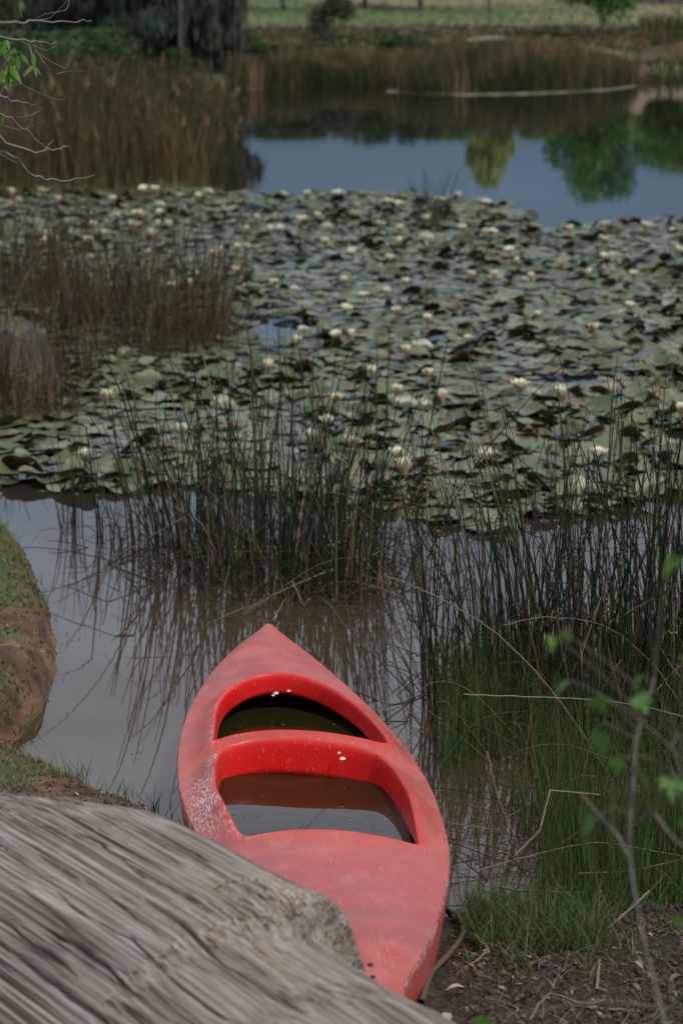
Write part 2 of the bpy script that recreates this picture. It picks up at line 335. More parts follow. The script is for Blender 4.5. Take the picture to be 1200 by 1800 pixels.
# ------------------------------------------------------------------ kayak
STERN = np.array([.1405, 4.7976]); BOW = np.array([-.2514, 8.0636])
AX = (BOW - STERN); KL = np.linalg.norm(AX); AX = AX / KL; AN = np.array([AX[1], -AX[0]])
kay = empty('kayak', (*STERN, 0), math.atan2(-AX[0], AX[1]))
tag(kay, 'faded red two seat kayak pulled up on the muddy bank beside the log', 'kayak')
def hermite(pts):
    pts = np.array(sorted(pts)); x, y = pts[:, 0], pts[:, 1]
    d = np.diff(y) / np.diff(x); m = np.empty(len(x)); m[0] = d[0]; m[-1] = d[-1]
    for i in range(1, len(x) - 1): m[i] = 0 if d[i - 1] * d[i] <= 0 else 2 * d[i - 1] * d[i] / (d[i - 1] + d[i])
    def f(q):
        q = np.clip(np.asarray(q, float), x[0], x[-1]); k = np.clip(np.searchsorted(x, q) - 1, 0, len(x) - 2)
        hh = x[k + 1] - x[k]; t = (q - x[k]) / hh
        return (2 * t**3 - 3 * t**2 + 1) * y[k] + (t**3 - 2 * t**2 + t) * hh * m[k] + (-2 * t**3 + 3 * t**2) * y[k + 1] + (t**3 - t**2) * hh * m[k + 1]
    return f
KT = 3.284
nR = hermite([(0, -.028), (.02, -.012), (.132, .016), (.313, .076), (.445, .12), (.679, .182), (.841, .221), (1.008, .255), (1.199, .283), (1.394, .300), (1.669, .312), (1.91, .305), (2.138, .284), (2.356, .251), (2.61, .199), (2.835, .143), (3.018, .088), (3.2, .03), (3.262, .012), (KT, -.003)])
nL = hermite([(0, -.032), (.02, -.048), (.13, -.085), (.31, -.155), (.5, -.215), (.8, -.295), (1.1, -.345), (1.362, -.367), (1.519, -.381), (1.743, -.390), (1.972, -.384), (2.226, -.360), (2.49, -.315), (2.801, -.231), (3.056, -.13), (3.2, -.05), (3.262, -.018), (KT, -.005)])
def zg(s):
    y = STERN[1] + s * AX[1]; t = (y - 5) / 3.3
    return .20 + .30 * (t - .5) ** 2 + np.where(t < .3, .05 * (.3 - t), 0)
RIM = .285
def loc(px, py, z=RIM):
    q = P(px, py, z)[:2] - STERN; return (q @ AX, q @ AN)
def closed(pts, m=7):
    pts = np.array(pts); n = len(pts); o = []
    for i in range(n):
        p0, p1, p2, p3 = pts[i - 1], pts[i], pts[(i + 1) % n], pts[(i + 2) % n]
        for t in np.linspace(0, 1, m, endpoint=False):
            o.append(.5 * ((2 * p1) + (-p0 + p2) * t + (2 * p0 - 5 * p1 + 4 * p2 - p3) * t * t + (-p0 + 3 * p1 - 3 * p2 + p3) * t ** 3))
    return np.array(o)
# (s, n) outlines of the two openings, measured at the rim
front = closed([(1.965, -.285), (2.107, -.272), (2.25, -.256), (2.37, -.225), (2.46, -.17), (2.508, -.105), (2.515, -.035), (2.485, .035), (2.41, .105), (2.28, .17), (2.15, .203), (2.0, .225), (1.915, .228), (1.885, .205), (1.905, .14), (1.945, .02), (1.972, -.10), (1.975, -.21), (1.962, -.268)], 5)
rear = closed([(1.80, -.285), (1.70, -.297), (1.58, -.303), (1.445, -.294), (1.33, -.281), (1.235, -.266), (1.195, -.24), (1.188, -.17), (1.175, -.08), (1.15, .02), (1.115, .11), (1.092, .165), (1.095, .192), (1.14, .203), (1.28, .212), (1.42, .217), (1.56, .213), (1.68, .203), (1.76, .18), (1.80, .15), (1.845, .08), (1.88, -.02), (1.905, -.12), (1.905, -.2), (1.87, -.265)], 5)
ring_f = [tuple(p) for p in front]; ring_r = [tuple(p) for p in rear]
def deck_z(s, n):
    s = np.asarray(s, float); n = np.asarray(n, float)
    r = nR(s); l = nL(s); c = (r + l) / 2; wd = np.maximum((r - l) / 2, 1e-3); q = np.clip(np.abs(n - c) / wd, 0, 1)
    cr = .050 * ss(s, 0, .5) * (1 - ss(s, 2.9, 3.28) * .7)
    ridge = ss(s, 2.4, 2.9) + (1 - ss(s, .2, .9)) * .5
    prof = (1 - q ** 2.2) * (1 - .55 * ridge) + (1 - q) * .55 * ridge
    d = np.minimum(polydist(s, n, ring_f), polydist(s, n, ring_r))
    amp = .008 + .034 * ss(s, 1.13, 1.45)
    edge = np.clip((1 - q) / .12, 0, 1)
    return zg(s) + cr * prof + amp * np.exp(-(d / .040) ** 1.6) * edge + (fbm(s * 5, n * 5, 41) - .5) * .004
sv = np.concatenate([np.linspace(0, .1, 8), np.linspace(.12, 3.2, 130), np.linspace(3.21, KT, 8)])
outl = np.concatenate([np.stack([sv, nR(sv)], 1), np.stack([sv[::-1][1:-1], nL(sv[::-1][1:-1])], 1)])
pts = [tuple(p) for p in outl]; edges = [(i, (i + 1) % len(pts)) for i in range(len(pts))]
for rg in (ring_f, ring_r):
    b0 = len(pts); pts += rg; edges += [(b0 + i, b0 + (i + 1) % len(rg)) for i in range(len(rg))]
gs, gn = np.meshgrid(np.arange(.02, KT, .017), np.arange(-.4, .33, .017)); gs = gs.ravel() + rng.uniform(-.004, .004, gs.size); gn = gn.ravel() + rng.uniform(-.004, .004, gn.size)
ok = (gn < nR(gs) - .008) & (gn > nL(gs) + .008)
dmin = np.minimum(polydist(gs, gn, ring_f), polydist(gs, gn, ring_r))
ok &= ~inpoly(gs, gn, ring_f) & ~inpoly(gs, gn, ring_r) & (dmin > .006)
pts += list(zip(gs[ok], gn[ok]))
vc, ec, fc, _, _, _ = delaunay_2d_cdt([Vector(p) for p in pts], edges, [], 0, 1e-7)
vc = np.array([tuple(v) for v in vc]); fc = np.array([f for f in fc if len(f) == 3]); cen = vc[fc].mean(1)
out_l = [tuple(p) for p in outl]
keep = inpoly(cen[:, 0], cen[:, 1], out_l) & ~inpoly(cen[:, 0], cen[:, 1], ring_f) & ~inpoly(cen[:, 0], cen[:, 1], ring_r)
fc = fc[keep]
def LV(s, n, z): return np.stack([np.asarray(n, float), np.asarray(s, float), np.broadcast_to(z, np.shape(s))], -1)   # kayak space: x = n, y = s
fc = fc[:, ::-1].copy()
zz = deck_z(vc[:, 0], vc[:, 1]); fd = np.minimum(polydist(vc[:, 0], vc[:, 1], ring_f), polydist(vc[:, 0], vc[:, 1], ring_r))
# kayak plastic
def kayak_mat(name, inner=False):
    m, nt, b, N, L = newmat(name)
    t = N('ShaderNodeTexCoord')
    def nz(s, d=5, sc_=None, vec=None):
        n = N('ShaderNodeTexNoise'); n.inputs['Scale'].default_value = s; n.inputs['Detail'].default_value = d
        if sc_: mpp = N('ShaderNodeMapping'); mpp.inputs['Scale'].default_value = sc_; L(t.outputs['Object'], mpp.inputs[0]); L(mpp.outputs[0], n.inputs[0])
        else: L(t.outputs['Object'], n.inputs[0])
        return n.outputs[0]
    def mix(f, a, bb):
        x = N('ShaderNodeMix'); x.data_type = 'RGBA'
        if isinstance(f, float): x.inputs[0].default_value = f
        else: L(f, x.inputs[0])
        for s_, v in ((6, a), (7, bb)):
            if isinstance(v, tuple): x.inputs[s_].default_value = (*v, 1)
            else: L(v, x.inputs[s_])
        return x.outputs[2]
    def rmp(src, a, bb, lo=0., hi=1.):
        r = N('ShaderNodeMapRange'); r.inputs[1].default_value = a; r.inputs[2].default_value = bb; r.inputs[3].default_value = lo; r.inputs[4].default_value = hi; L(src, r.inputs[0]); return r.outputs[0]
    def mul(a, bb):
        r = N('ShaderNodeMath'); r.operation = 'MULTIPLY'; L(a, r.inputs[0])
        if isinstance(bb, float): r.inputs[1].default_value = bb
        else: L(bb, r.inputs[1])
        return r.outputs[0]
    at = N('ShaderNodeAttribute'); at.attribute_name = 'fade_and_light'; sc1 = N('ShaderNodeAttribute'); sc1.attribute_name = 'scuff'
    faded = mix(rmp(nz(2.3, 8), .38, .60), (.46, .070, .046), (.33, .060, .048))
    faded = mix(rmp(nz(7, 7), .45, .75, 0., .4), faded, (.62, .15, .11))
    faded = mix(rmp(nz(1.4, 3), .5, .62, 0., .6), faded, (.38, .08, .08))
    fresh = mix(rmp(nz(4, 5), .3, .7), (.66, .010, .008), (.55, .008, .008))
    c = mix(at.outputs['Fac'], fresh, faded)
    # white scuffs where the rim has been dragged over
    c = mix(mul(sc1.outputs['Fac'], mul(rmp(nz(110, 9, (2.2, .45, 1)), .47, .56), rmp(nz(14, 6), .36, .52))), c, (.68, .60, .57))
    # grit and pale flecks, dark specks
    vo = N('ShaderNodeTexVoronoi'); vo.inputs['Scale'].default_value = 75; L(t.outputs['Object'], vo.inputs['Vector'])
    fl = mul(mul(rmp(vo.outputs['Distance'], .16, .10), rmp(nz(6, 4), .50, .58)), rmp(at.outputs['Fac'], .5, .9)); c = mix(mul(fl, rmp(vo.outputs['Color'], .45, .5)), c, (.66, .55, .46))
    v2 = N('ShaderNodeTexVoronoi'); v2.inputs['Scale'].default_value = 26; L(t.outputs['Object'], v2.inputs['Vector'])
    c = mix(mul(rmp(v2.outputs['Distance'], .075, .04), rmp(v2.outputs['Color'], .62, .64)), c, (.10, .03, .025))
    # fine scratches
    c = mix(rmp(nz(60, 3, (4, .12, 1)), .66, .70, 0., .22), c, (.70, .42, .38))
    c = mix(mul(rmp(nz(3.2, 9), .50, .72, 0., .55), at.outputs['Fac']), c, (.24, .085, .07))
    c = mix(mul(rmp(nz(14, 9, (1, .4, 1)), .56, .66, 0., .14), at.outputs['Fac']), c, (.66, .26, .21))
    L(c, b.inputs['Base Color'])
    L(rmp(nz(12, 5), .3, .7, .36, .55), b.inputs['Roughness']); b.inputs['Specular IOR Level'].default_value = .35
    bp = N('ShaderNodeBump'); bp.inputs['Strength'].default_value = .25; bp.inputs['Distance'].default_value = .002; L(nz(90, 4), bp.inputs['Height']); L(bp.outputs[0], b.inputs['Normal'])
    return m
M['kayak'] = kayak_mat('sun_faded_red_hull')
def ridge_scuff(s, n):
    # worn shoulder on the left of the rear cockpit, rim crests, seam
    a = np.exp(-(((s - 1.55) / .22) ** 2 + ((n + .335) / .035) ** 2)) * .95
    d = np.minimum(polydist(s, n, ring_f), polydist(s, n, ring_r))
    a = a * .85 + np.exp(-(d / .012) ** 2) * .4 * ss(-n, .1, .28)
    a = a + np.exp(-(((s - 1.84) / .05) ** 2 + ((n + .29) / .02) ** 2)) * .9
    return np.clip(a, 0, 1)
fade_and_light = np.clip(.38 + ss(fd, .0, .022) * .7, 0, 1)
deck = obj('deck', mesh_np('deck', LV(vc[:, 0], vc[:, 1], zz), [fc], M['kayak'], {'fade_and_light': fade_and_light, 'scuff': ridge_scuff(vc[:, 0], vc[:, 1])}), kay)
def cockpit(ring, hfun, label):
    ring = np.array(ring); n = len(ring); area = np.sum(ring[:, 0] * np.roll(ring[:, 1], -1) - np.roll(ring[:, 0], -1) * ring[:, 1])
    t = np.roll(ring, -1, 0) - np.roll(ring, 1, 0); t /= np.linalg.norm(t, axis=1, keepdims=True)
    inn = np.stack([-t[:, 1], t[:, 0]], 1) * (1 if area > 0 else -1)
    for _ in range(3): inn = (inn + np.roll(inn, 1, 0) + np.roll(inn, -1, 0)) / 3
    inn /= np.linalg.norm(inn, axis=1, keepdims=True)
    zt = deck_z(ring[:, 0], ring[:, 1]); hh = hfun(ring[:, 0], ring[:, 1]); V = []; fa = []; scf = []
    prof = [(0, 0, .38, .12), (.003, .02, .30, .05), (.006, .07, .15, .0), (.008, .16, .04, 0), (.0095, .35, 0, 0), (.010, .6, 0, 0), (.011, .85, 0, 0), (.011, 1, 0, 0), (.007, 1.03, 0, 0), (.0, 1.02, 0, 0)]
    for o, dz, f, s_ in prof:
        p = ring + inn * o; V.append(LV(p[:, 0], p[:, 1], zt - hh * dz))
        fa.append(f + .22 * ss(-p[:, 1], .22, .27) * (dz < .98)); scf.append(np.full(n, s_) * (.4 + .6 * ss(-p[:, 1], .1, .25)))  # left walls painted paler, for the light they catch
    ix = np.arange(n * len(prof)).reshape(len(prof), n); A = ix[:-1]; B = ix[1:]
    F = np.stack([A, np.roll(A, -1, 1), np.roll(B, -1, 1), B], -1).reshape(-1, 4)
    if area < 0: F = F[:, ::-1]
    return obj('cockpit_rim', mesh_np('cockpit_rim', np.concatenate(V), [F], M['kayak'], {'fade_and_light': np.concatenate(fa), 'scuff': np.concatenate(scf)}), kay)
cockpit(ring_f, lambda s, n: .028 * ss(s, 1.9, 2.1) + .036, '')
cockpit(ring_r, lambda s, n: .022 + .085 * ss(s, 1.15, 1.5) + .004 * np.sin(n * 9), '')
# hull below the gunwale
def hull_mesh(inset, zoff, mat, name):
    secs = []; ss_ = np.concatenate([np.linspace(0, .1, 6), np.linspace(.14, 3.14, 60), np.linspace(3.18, KT, 6)])
    prof = [(1.0, 0), (1.012, -.012), (1.0, -.03), (.985, -.08), (.95, -.14), (.86, -.19), (.66, -.225), (.35, -.24), (0, -.245)]
    for s in ss_:
        r, l = float(nR(s)), float(nL(s)); c = (r + l) / 2; wd = max((r - l) / 2 - inset, .002); z0 = float(zg(s)) - zoff
        dep = .78 + .22 * float(ss(s, 0, .6)) * float(1 - ss(s, 2.7, 3.28) * .35)
        row = [(c + wd * a, s, z0 + z * dep) for a, z in prof] + [(c - wd * a, s, z0 + z * dep) for a, z in prof[::-1][1:]]
        secs.append(row)
    V = np.array(secs); k = V.shape[1]; n = len(ss_)
    rake = (V[0, 0, 2] - V[0, :, 2]) * .12; V[0, :, 1] += rake * .5; rk = (V[-1, 0, 2] - V[-1, :, 2]) * .8; V[-1, :, 1] -= rk
    V[-2, :, 1] -= rk * .85; V[-3, :, 1] -= rk * .7
    ix = np.arange(n * k).reshape(n, k); F = np.stack([ix[:-1, :-1], ix[:-1, 1:], ix[1:, 1:], ix[1:, :-1]], -1).reshape(-1, 4)
    F2 = np.concatenate([F, [[ix[0, j], ix[0, k - 1 - j], ix[0, k - 2 - j], ix[0, j + 1]] for j in range(k // 2 - 1)]])
    seam = np.tile(np.array([.75, .75, .1] + [0] * (k - 6) + [.1, .75, .75]), n)
    return obj(name, mesh_np(name, V.reshape(-1, 3), [F2], mat, {'fade_and_light': np.full(n * k, .75), 'scuff': seam}), kay)
hull_mesh(0, 0, M['kayak'], 'hull')
mi, nt_, b_, N_, L_ = newmat('pale_fibreglass_inside'); t_ = N_('ShaderNodeTexCoord'); n_ = N_('ShaderNodeTexNoise'); n_.inputs['Scale'].default_value = 9; n_.inputs['Detail'].default_value = 6; L_(t_.outputs['Object'], n_.inputs[0])
r_ = ramp(N_, [(.3, (.10, .09, .06)), (.6, (.21, .20, .16)), (.8, (.28, .27, .23))]); L_(n_.outputs[0], r_.inputs[0]); L_(r_.outputs[0], b_.inputs['Base Color']); b_.inputs['Roughness'].default_value = .6; M['inside'] = mi
hull_mesh(.012, .006, M['inside'], 'inner_hull')
# under-deck seat moulding seen dimly through the bilge water
for (s0, s1) in ((1.2, 1.5), (2.0, 2.2)):
    st = Soup()
    g = [(n, s, .055 + .05 * (abs(n + .045) / .2) ** 2 + (.05 if s < s0 + .04 else 0)) for s in np.linspace(s0, s1, 6) for n in np.linspace(-.23, .14, 9)]
    ix = np.arange(54).reshape(6, 9); st.add(g, np.stack([ix[:-1, :-1], ix[:-1, 1:], ix[1:, 1:], ix[1:, :-1]], -1).reshape(-1, 4), 0)
    st.build('seat', M['inside'], kay)
# white chips stuck to the rims, dark discs painted for the shade in the tail's drain holes
for (px, py, r) in ((485, 1198, .009), (507, 1196, .006), (603, 1308, .010), (596, 1304, .005), (480, 1201, .005)):
    s, n = loc(px, py, .30); z = float(deck_z(s, n)); a = np.linspace(0, 2 * math.pi, 9, endpoint=False); rr = r * rng.uniform(.6, 1.2, 9)
    V = np.concatenate([np.stack([n + rr * np.cos(a), s + rr * np.sin(a) * 1.3, np.full(9, z + .0005)], 1), np.stack([n + rr * .8 * np.cos(a), s + rr * np.sin(a), np.full(9, z + .0035)], 1)])
    F = [[i, (i + 1) % 9, 9 + (i + 1) % 9, 9 + i] for i in range(9)]
    obj('paint_flake', mesh_np('paint_flake', V, [np.array(F), np.array([list(range(9, 18))])], M['flake'] if 'flake' in M else M.setdefault('flake', attr_mat('chalky_flake', [(0, (.62, .56, .44)), (1, (.7, .64, .52))], .9, .15, 80)), {'v': np.zeros(18)}), kay)
M['dark'] = attr_mat('dark_hole', [(0, (.03, .02, .018)), (1, (.05, .03, .025))], .8)
for (px, py) in ((651, 1702), (655, 1722)):
    s, n = loc(px, py, .30); z = float(deck_z(s, n)); a = np.linspace(0, 2 * math.pi, 10, endpoint=False)
    V = np.concatenate([np.stack([n + .0065 * np.cos(a), s + .0065 * np.sin(a), np.full(10, z - .002)], 1), np.stack([n + .0065 * np.cos(a), s + .0065 * np.sin(a), np.full(10, z + .0025)], 1), [[n, s, z + .0035]]])
    F4 = [[i, (i + 1) % 10, 10 + (i + 1) % 10, 10 + i] for i in range(10)]; F3 = [[10 + i, 10 + (i + 1) % 10, 20] for i in range(10)]
    obj('drain_hole', mesh_np('drain_hole', V, [np.array(F4), np.array(F3)], M['dark'], {'v': np.zeros(21)}), kay)
# water lying in the kayak
db = Soup()
for _ in range(90):
    s_ = rng.uniform(1.3, 2.4); n_ = rng.uniform(-.28, .18); a_ = rng.uniform(0, 6.28); l_ = rng.uniform(.0015, .006) * (2.5 if rng.random() < .12 else 1); w_ = l_ * rng.uniform(.2, .8) if l_ < .007 else .0009
    db.add([(n_ - math.cos(a_) * l_, s_ - math.sin(a_) * l_, .1875), (n_ + math.sin(a_) * w_, s_ - math.cos(a_) * w_, .1885), (n_ + math.cos(a_) * l_, s_ + math.sin(a_) * l_, .1875), (n_ - math.sin(a_) * w_, s_ + math.cos(a_) * w_, .1885)], [(0, 1, 2, 3)], rng.random())
dbo = db.build('floating_debris', M['litter']); dbo.location = kay.location; dbo.rotation_euler = kay.rotation_euler; tag(dbo, 'leaf scraps and twigs floating on the water inside the kayak', kind='stuff')
sw = np.linspace(.55, 2.9, 40); V = []
for s in sw:
    r, l = float(nR(s)), float(nL(s)); c = (r + l) / 2; wd = ((r - l) / 2 - .012) * .95; q = kay.matrix_basis
    V += [(c - wd, s, .186), (c, s, .186), (c + wd, s, .186)]
ix = np.arange(120).reshape(40, 3); F = np.concatenate([np.stack([ix[:-1, j], ix[:-1, j + 1], ix[1:, j + 1], ix[1:, j]], -1) for j in (0, 1)])
bw = obj('bilge_water', mesh_np('bilge_water', V, [F], M['bilge']), None); bw.location = kay.location; bw.rotation_euler = kay.rotation_euler
tag(bw, 'murky olive rain water lying inside the red kayak', kind='stuff')

# ------------------------------------------------------------------ weathered log
def wood_mat(nm='weathered_grey_wood', kk=1.0):
    m, nt, b, N, L = newmat(nm)
    u = N('ShaderNodeAttribute'); u.attribute_name = 'lu'; v = N('ShaderNodeAttribute'); v.attribute_name = 'lv'
    cb = N('ShaderNodeCombineXYZ'); L(u.outputs['Fac'], cb.inputs[0]); L(v.outputs['Fac'], cb.inputs[1]); w3 = N('ShaderNodeAttribute'); w3.attribute_name = 'lw'; L(w3.outputs['Fac'], cb.inputs[2])
    def nz(sx, sy, d, dist=0.):
        mp = N('ShaderNodeMapping'); mp.inputs['Scale'].default_value = (sx, sy, sy); L(cb.outputs[0], mp.inputs[0])
        n = N('ShaderNodeTexNoise'); n.inputs['Scale'].default_value = 1; n.inputs['Detail'].default_value = d; n.inputs['Distortion'].default_value = dist; L(mp.outputs[0], n.inputs[0]); return n.outputs[0]
    g1 = nz(1.0, 170, 7, .05); g2 = nz(2.5, 400, 4, .05); g3 = nz(3.0, 16, 8, 1.0); g4 = nz(1.6, 80, 5, .1)
    def mth(op, a, bb):
        q = N('ShaderNodeMath'); q.operation = op
        for i, x in enumerate((a, bb)):
            if isinstance(x, float): q.inputs[i].default_value = x
            else: L(x, q.inputs[i])
        return q.outputs[0]
    g5 = nz(.8, 45, 8, .1); f = mth('ADD', mth('ADD', mth('MULTIPLY', g1, .46), mth('MULTIPLY', g2, .34)), mth('MULTIPLY', g5, .20))
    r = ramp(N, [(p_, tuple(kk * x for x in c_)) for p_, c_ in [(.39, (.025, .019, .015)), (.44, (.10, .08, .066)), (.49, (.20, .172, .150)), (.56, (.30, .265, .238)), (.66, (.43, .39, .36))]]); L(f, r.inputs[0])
    mx = N('ShaderNodeMix'); mx.data_type = 'RGBA'; mx.blend_type = 'MULTIPLY'; mx.inputs[0].default_value = .8; L(r.outputs[0], mx.inputs[6])
    r2 = ramp(N, [(.3, (.55, .5, .47)), (.5, (.95, .86, .76)), (.62, (1.0, .97, .97)), (.8, (.8, .8, .83))]); L(g3, r2.inputs[0]); L(r2.outputs[0], mx.inputs[7])
    L(mx.outputs[2], b.inputs['Base Color']); b.inputs['Roughness'].default_value = .85; b.inputs['Specular IOR Level'].default_value = .2
    hh = mth('ADD', mth('MULTIPLY', f, 1.0), mth('MULTIPLY', g4, .6))
    bp = N('ShaderNodeBump'); bp.inputs['Strength'].default_value = .9; bp.inputs['Distance'].default_value = .006; L(hh, bp.inputs['Height']); L(bp.outputs[0], b.inputs['Normal'])
    return m
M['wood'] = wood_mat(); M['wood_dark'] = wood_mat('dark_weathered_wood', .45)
ZL = .74
p1 = P(240, 1459, ZL); p2 = P(790, 1797, ZL); ld = p2 - p1; LL = np.linalg.norm(ld); ld /= LL
view = (p1 + p2) / 2 - np.array([0, 0, CAMH]); view /= np.linalg.norm(view)
nu = np.cross(ld, view); nu /= np.linalg.norm(nu)
if nu[2] < 0: nu = -nu
nf = np.cross(ld, nu)
if nf @ view > 0: nf = -nf          # towards the camera
R0 = .34
def lt(px):                          # distance along the log of an image column on its upper edge
    py = 1459 + (px - 240) * (1797 - 1459) / 550.0
    return float((P(px, py, ZL) - p1) @ ld)
sil = [(-500, 1420), (-200, 1424), (0, 1428), (60, 1430), (120, 1434), (170, 1436), (205, 1428), (235, 1422), (262, 1425), (300, 1442), (340, 1462), (385, 1486), (430, 1509), (480, 1533), (520, 1549), (536, 1556), (541.5, 1561), (542.5, 1590), (544, 1632), (560, 1662), (590, 1688), (630, 1715), (690, 1750), (740, 1775), (790, 1796), (900, 1868)]
tv = []; bv = []
perp = math.cos(math.atan2(1797 - 1459, 550))
for x, y in sil:
    ly = 1459 + (x - 240) * (1797 - 1459) / 550.0
    t_ = lt(x) if x > -450 else lt(-450) - .1; dist = np.linalg.norm(p1 + ld * t_ - np.array([0, 0, CAMH]))
    shift = (ly - y) * math.sin(math.atan2(1797 - 1459, 550)) / FPX * dist * .0
    tv.append(t_ + shift); bv.append((ly - y) * perp / FPX * dist)
tv = np.array(tv); bv = np.array(bv)
tt = np.unique(np.concatenate([np.linspace(-1.7, 2.3, 280), np.linspace(lt(470), lt(500), 40), np.linspace(lt(505), lt(560), 60)])); ph = np.concatenate([np.linspace(-math.pi, -.35, 60, endpoint=False), np.linspace(-.35, 1.75, 560, endpoint=False), np.linspace(1.75, math.pi, 40, endpoint=False)])
T, PH = np.meshgrid(tt, ph, indexing='ij')
ext = np.interp(T, tv, bv)
pos = np.clip(ext, 0, None); neg = np.clip(ext, None, 0)
ext = np.interp(T - np.clip(PH, -.3, .5) * .10 * ss(T, lt(300), lt(541)) * (PH > 0), tv, bv); sft = np.clip(PH, 0, .6) * .55
ext = np.mean([np.interp(T + sft * q_, tv, bv) for q_ in np.linspace(-.75, .35, 9)], axis=0) * (T > lt(300)) + np.interp(T, tv, bv) * (T <= lt(300))
pos = np.clip(ext, 0, None)
Rr = R0 + pos * np.exp(-(np.abs(PH) / np.where(PH > 0, .42, .5)) ** 1.6) + neg * np.exp(-(PH / 1.5) ** 4)
arc = PH * R0
warp = arc + .02 * fbm(T * .7, arc * 2, 51) + .012 * np.sin(T * 2.2)
stubm = np.clip(pos / .05, 0, 1) * np.exp(-(PH / .7) ** 2) * ss(T, lt(380), lt(460))
Rr += (1 - stubm) * (fbm(T * 1.3, warp * 8, 52) - .5) * .022 + (1 - stubm) * (fbm(T * 1.1, warp * 75, 53) - .5) * .0045 + (1 - stubm) * (fbm(T * 2, warp * 170, 54, 2) - .5) * .005 + stubm * ((fbm(T * 18, PH * 30, 95) - .5) * .007 + (fbm(T * 50, PH * 60, 96) - .5) * .002)
for a0, t0, t1, dp, wd_ in ((.55, -.9, -.3, .014, .0022), (.72, -.7, .2, .010, .0018), (.9, .1, .75, .012, .002), (1.05, .3, 1.4, .014, .0024), (1.35, -.4, .6, .012, .002), (.28, -.5, -.05, .008, .0018), (.38, .1, .34, .010, .002), (1.18, -.9, -.4, .012, .002), (.62, .05, .62, .020, .0035), (.80, .45, 1.1, .018, .004), (1.12, -.6, -.2, .02, .004), (.98, -.25, .1, .012, .004), (1.5, .0, .9, .012, .004), (.33, .15, .45, .012, .003), (1.25, .35, 1.2, .012, .003), (.45, -.9, -.1, .010, .003), (.22, .6, 1.3, .01, .003)):
    cw = (warp - a0 * R0 - .035 * fbm(T * 5, T * 0, int(a0 * 100))); Rr -= dp * 1.3 * np.exp(-(cw / (wd_ * .85)) ** 2) * ss(T, t0, t0 + .12) * (1 - ss(T, t1 - .12, t1)) * (.35 + .65 * ss(fbm(T * 5, T * 0 + a0 * 9, 88), .3, .6))
# vertical split near the broken stub
tk = lt(487); Rr -= .035 * np.exp(-((T - tk - .010 * np.sin(PH * 14)) / .0045) ** 2) * ss(PH, -.05, .03) * (1 - ss(PH, .34, .5))
for a_, b_2 in ((.95, -.42), (1.02, -.33), (1.1, -.2), (.9, -.5)):      # borer holes
    Rr -= .02 * np.exp(-(((PH - a_) * R0 / .006) ** 2 + ((T - b_2) / .01) ** 2))
ends = ss(T, -1.7, -1.5) * (1 - ss(T, 2.15, 2.3)); Rr = Rr * (.55 + .45 * ends)
C0 = p1 - nu * R0
PT = C0 + ld * T[..., None] + (nu * np.cos(PH)[..., None] + nf * np.sin(PH)[..., None]) * Rr[..., None]
n, k = T.shape; ix = np.arange(n * k).reshape(n, k); A = ix[:-1]; B = ix[1:]
F = np.stack([A, B, np.roll(B, -1, 1), np.roll(A, -1, 1)], -1).reshape(-1, 4)
V = PT.reshape(-1, 3); V = np.concatenate([V, [PT[0].mean(0) - ld * .03, PT[-1].mean(0) + ld * .03]])
F3 = [[n * k, ix[0, j], ix[0, (j + 1) % k]] for j in range(k)] + [[n * k + 1, ix[-1, (j + 1) % k], ix[-1, j]] for j in range(k)]
bend = .02 * fbm(T * .7, arc * 2, 51) + .012 * np.sin(T * 2.2)
lu = np.concatenate([T.ravel(), [0, 0]]); lv = np.concatenate([(Rr * np.sin(PH) + bend).ravel(), [0, 0]]); lw = np.concatenate([(Rr * np.cos(PH) - bend).ravel(), [0, 0]])
lg = obj('driftwood_log', mesh_np('driftwood_log', V, [F, np.array(F3)], M['wood'], {'lu': lu, 'lv': lv, 'lw': lw}))
tag(lg, 'huge weathered grey log with cracked grain and a broken stub in front of the kayak', 'log')

# ------------------------------------------------------------------ lily pads
def pad_mesh(kind, seed, segs=16, name='lily_pad'):
    r = random.Random(seed); a0 = .16
    V = [(0, 0, 0)]; rings = [.45, .8, 1.0]; ph_ = [r.uniform(0, 6.28) for _ in range(4)]
    wav = {'flat': .05, 'wavy': .15, 'curled': .20, 'folded': .12}[kind]
    for rr in rings:
        for i in range(segs + 1):
            a = a0 + (2 * math.pi - 2 * a0) * i / segs
            irr = 1 + .05 * math.sin(3 * a + ph_[0]) + .03 * math.sin(5 * a + ph_[1])
            z = wav * rr ** 2 * (math.sin(2 * a + ph_[2]) * .6 + math.sin(3 * a + ph_[3]) * .5 + .35) + (.10 * rr ** 3 if kind == 'curled' else 0)
            x, y = rr * irr * math.cos(a), rr * irr * math.sin(a)
            if kind == 'folded': 
                f = max(0, x * math.cos(ph_[0]) + y * math.sin(ph_[0]) - .25); z += f * .85; x -= f * .45 * math.cos(ph_[0]); y -= f * .45 * math.sin(ph_[0])
            V.append((x, y, z))
    s1 = segs + 1
    F3 = [(0, 1 + i, 2 + i) for i in range(segs)]
    F4 = [(1 + k * s1 + i, 1 + (k + 1) * s1 + i, 2 + (k + 1) * s1 + i, 2 + k * s1 + i) for k in range(2) for i in range(segs)]
    vr = [0.0] * s1 * 2 + [0.0] * s1 
    return np.array(V), np.array(F3), np.array(F4), np.array([0] + [rr for rr in rings for _ in range(s1)])
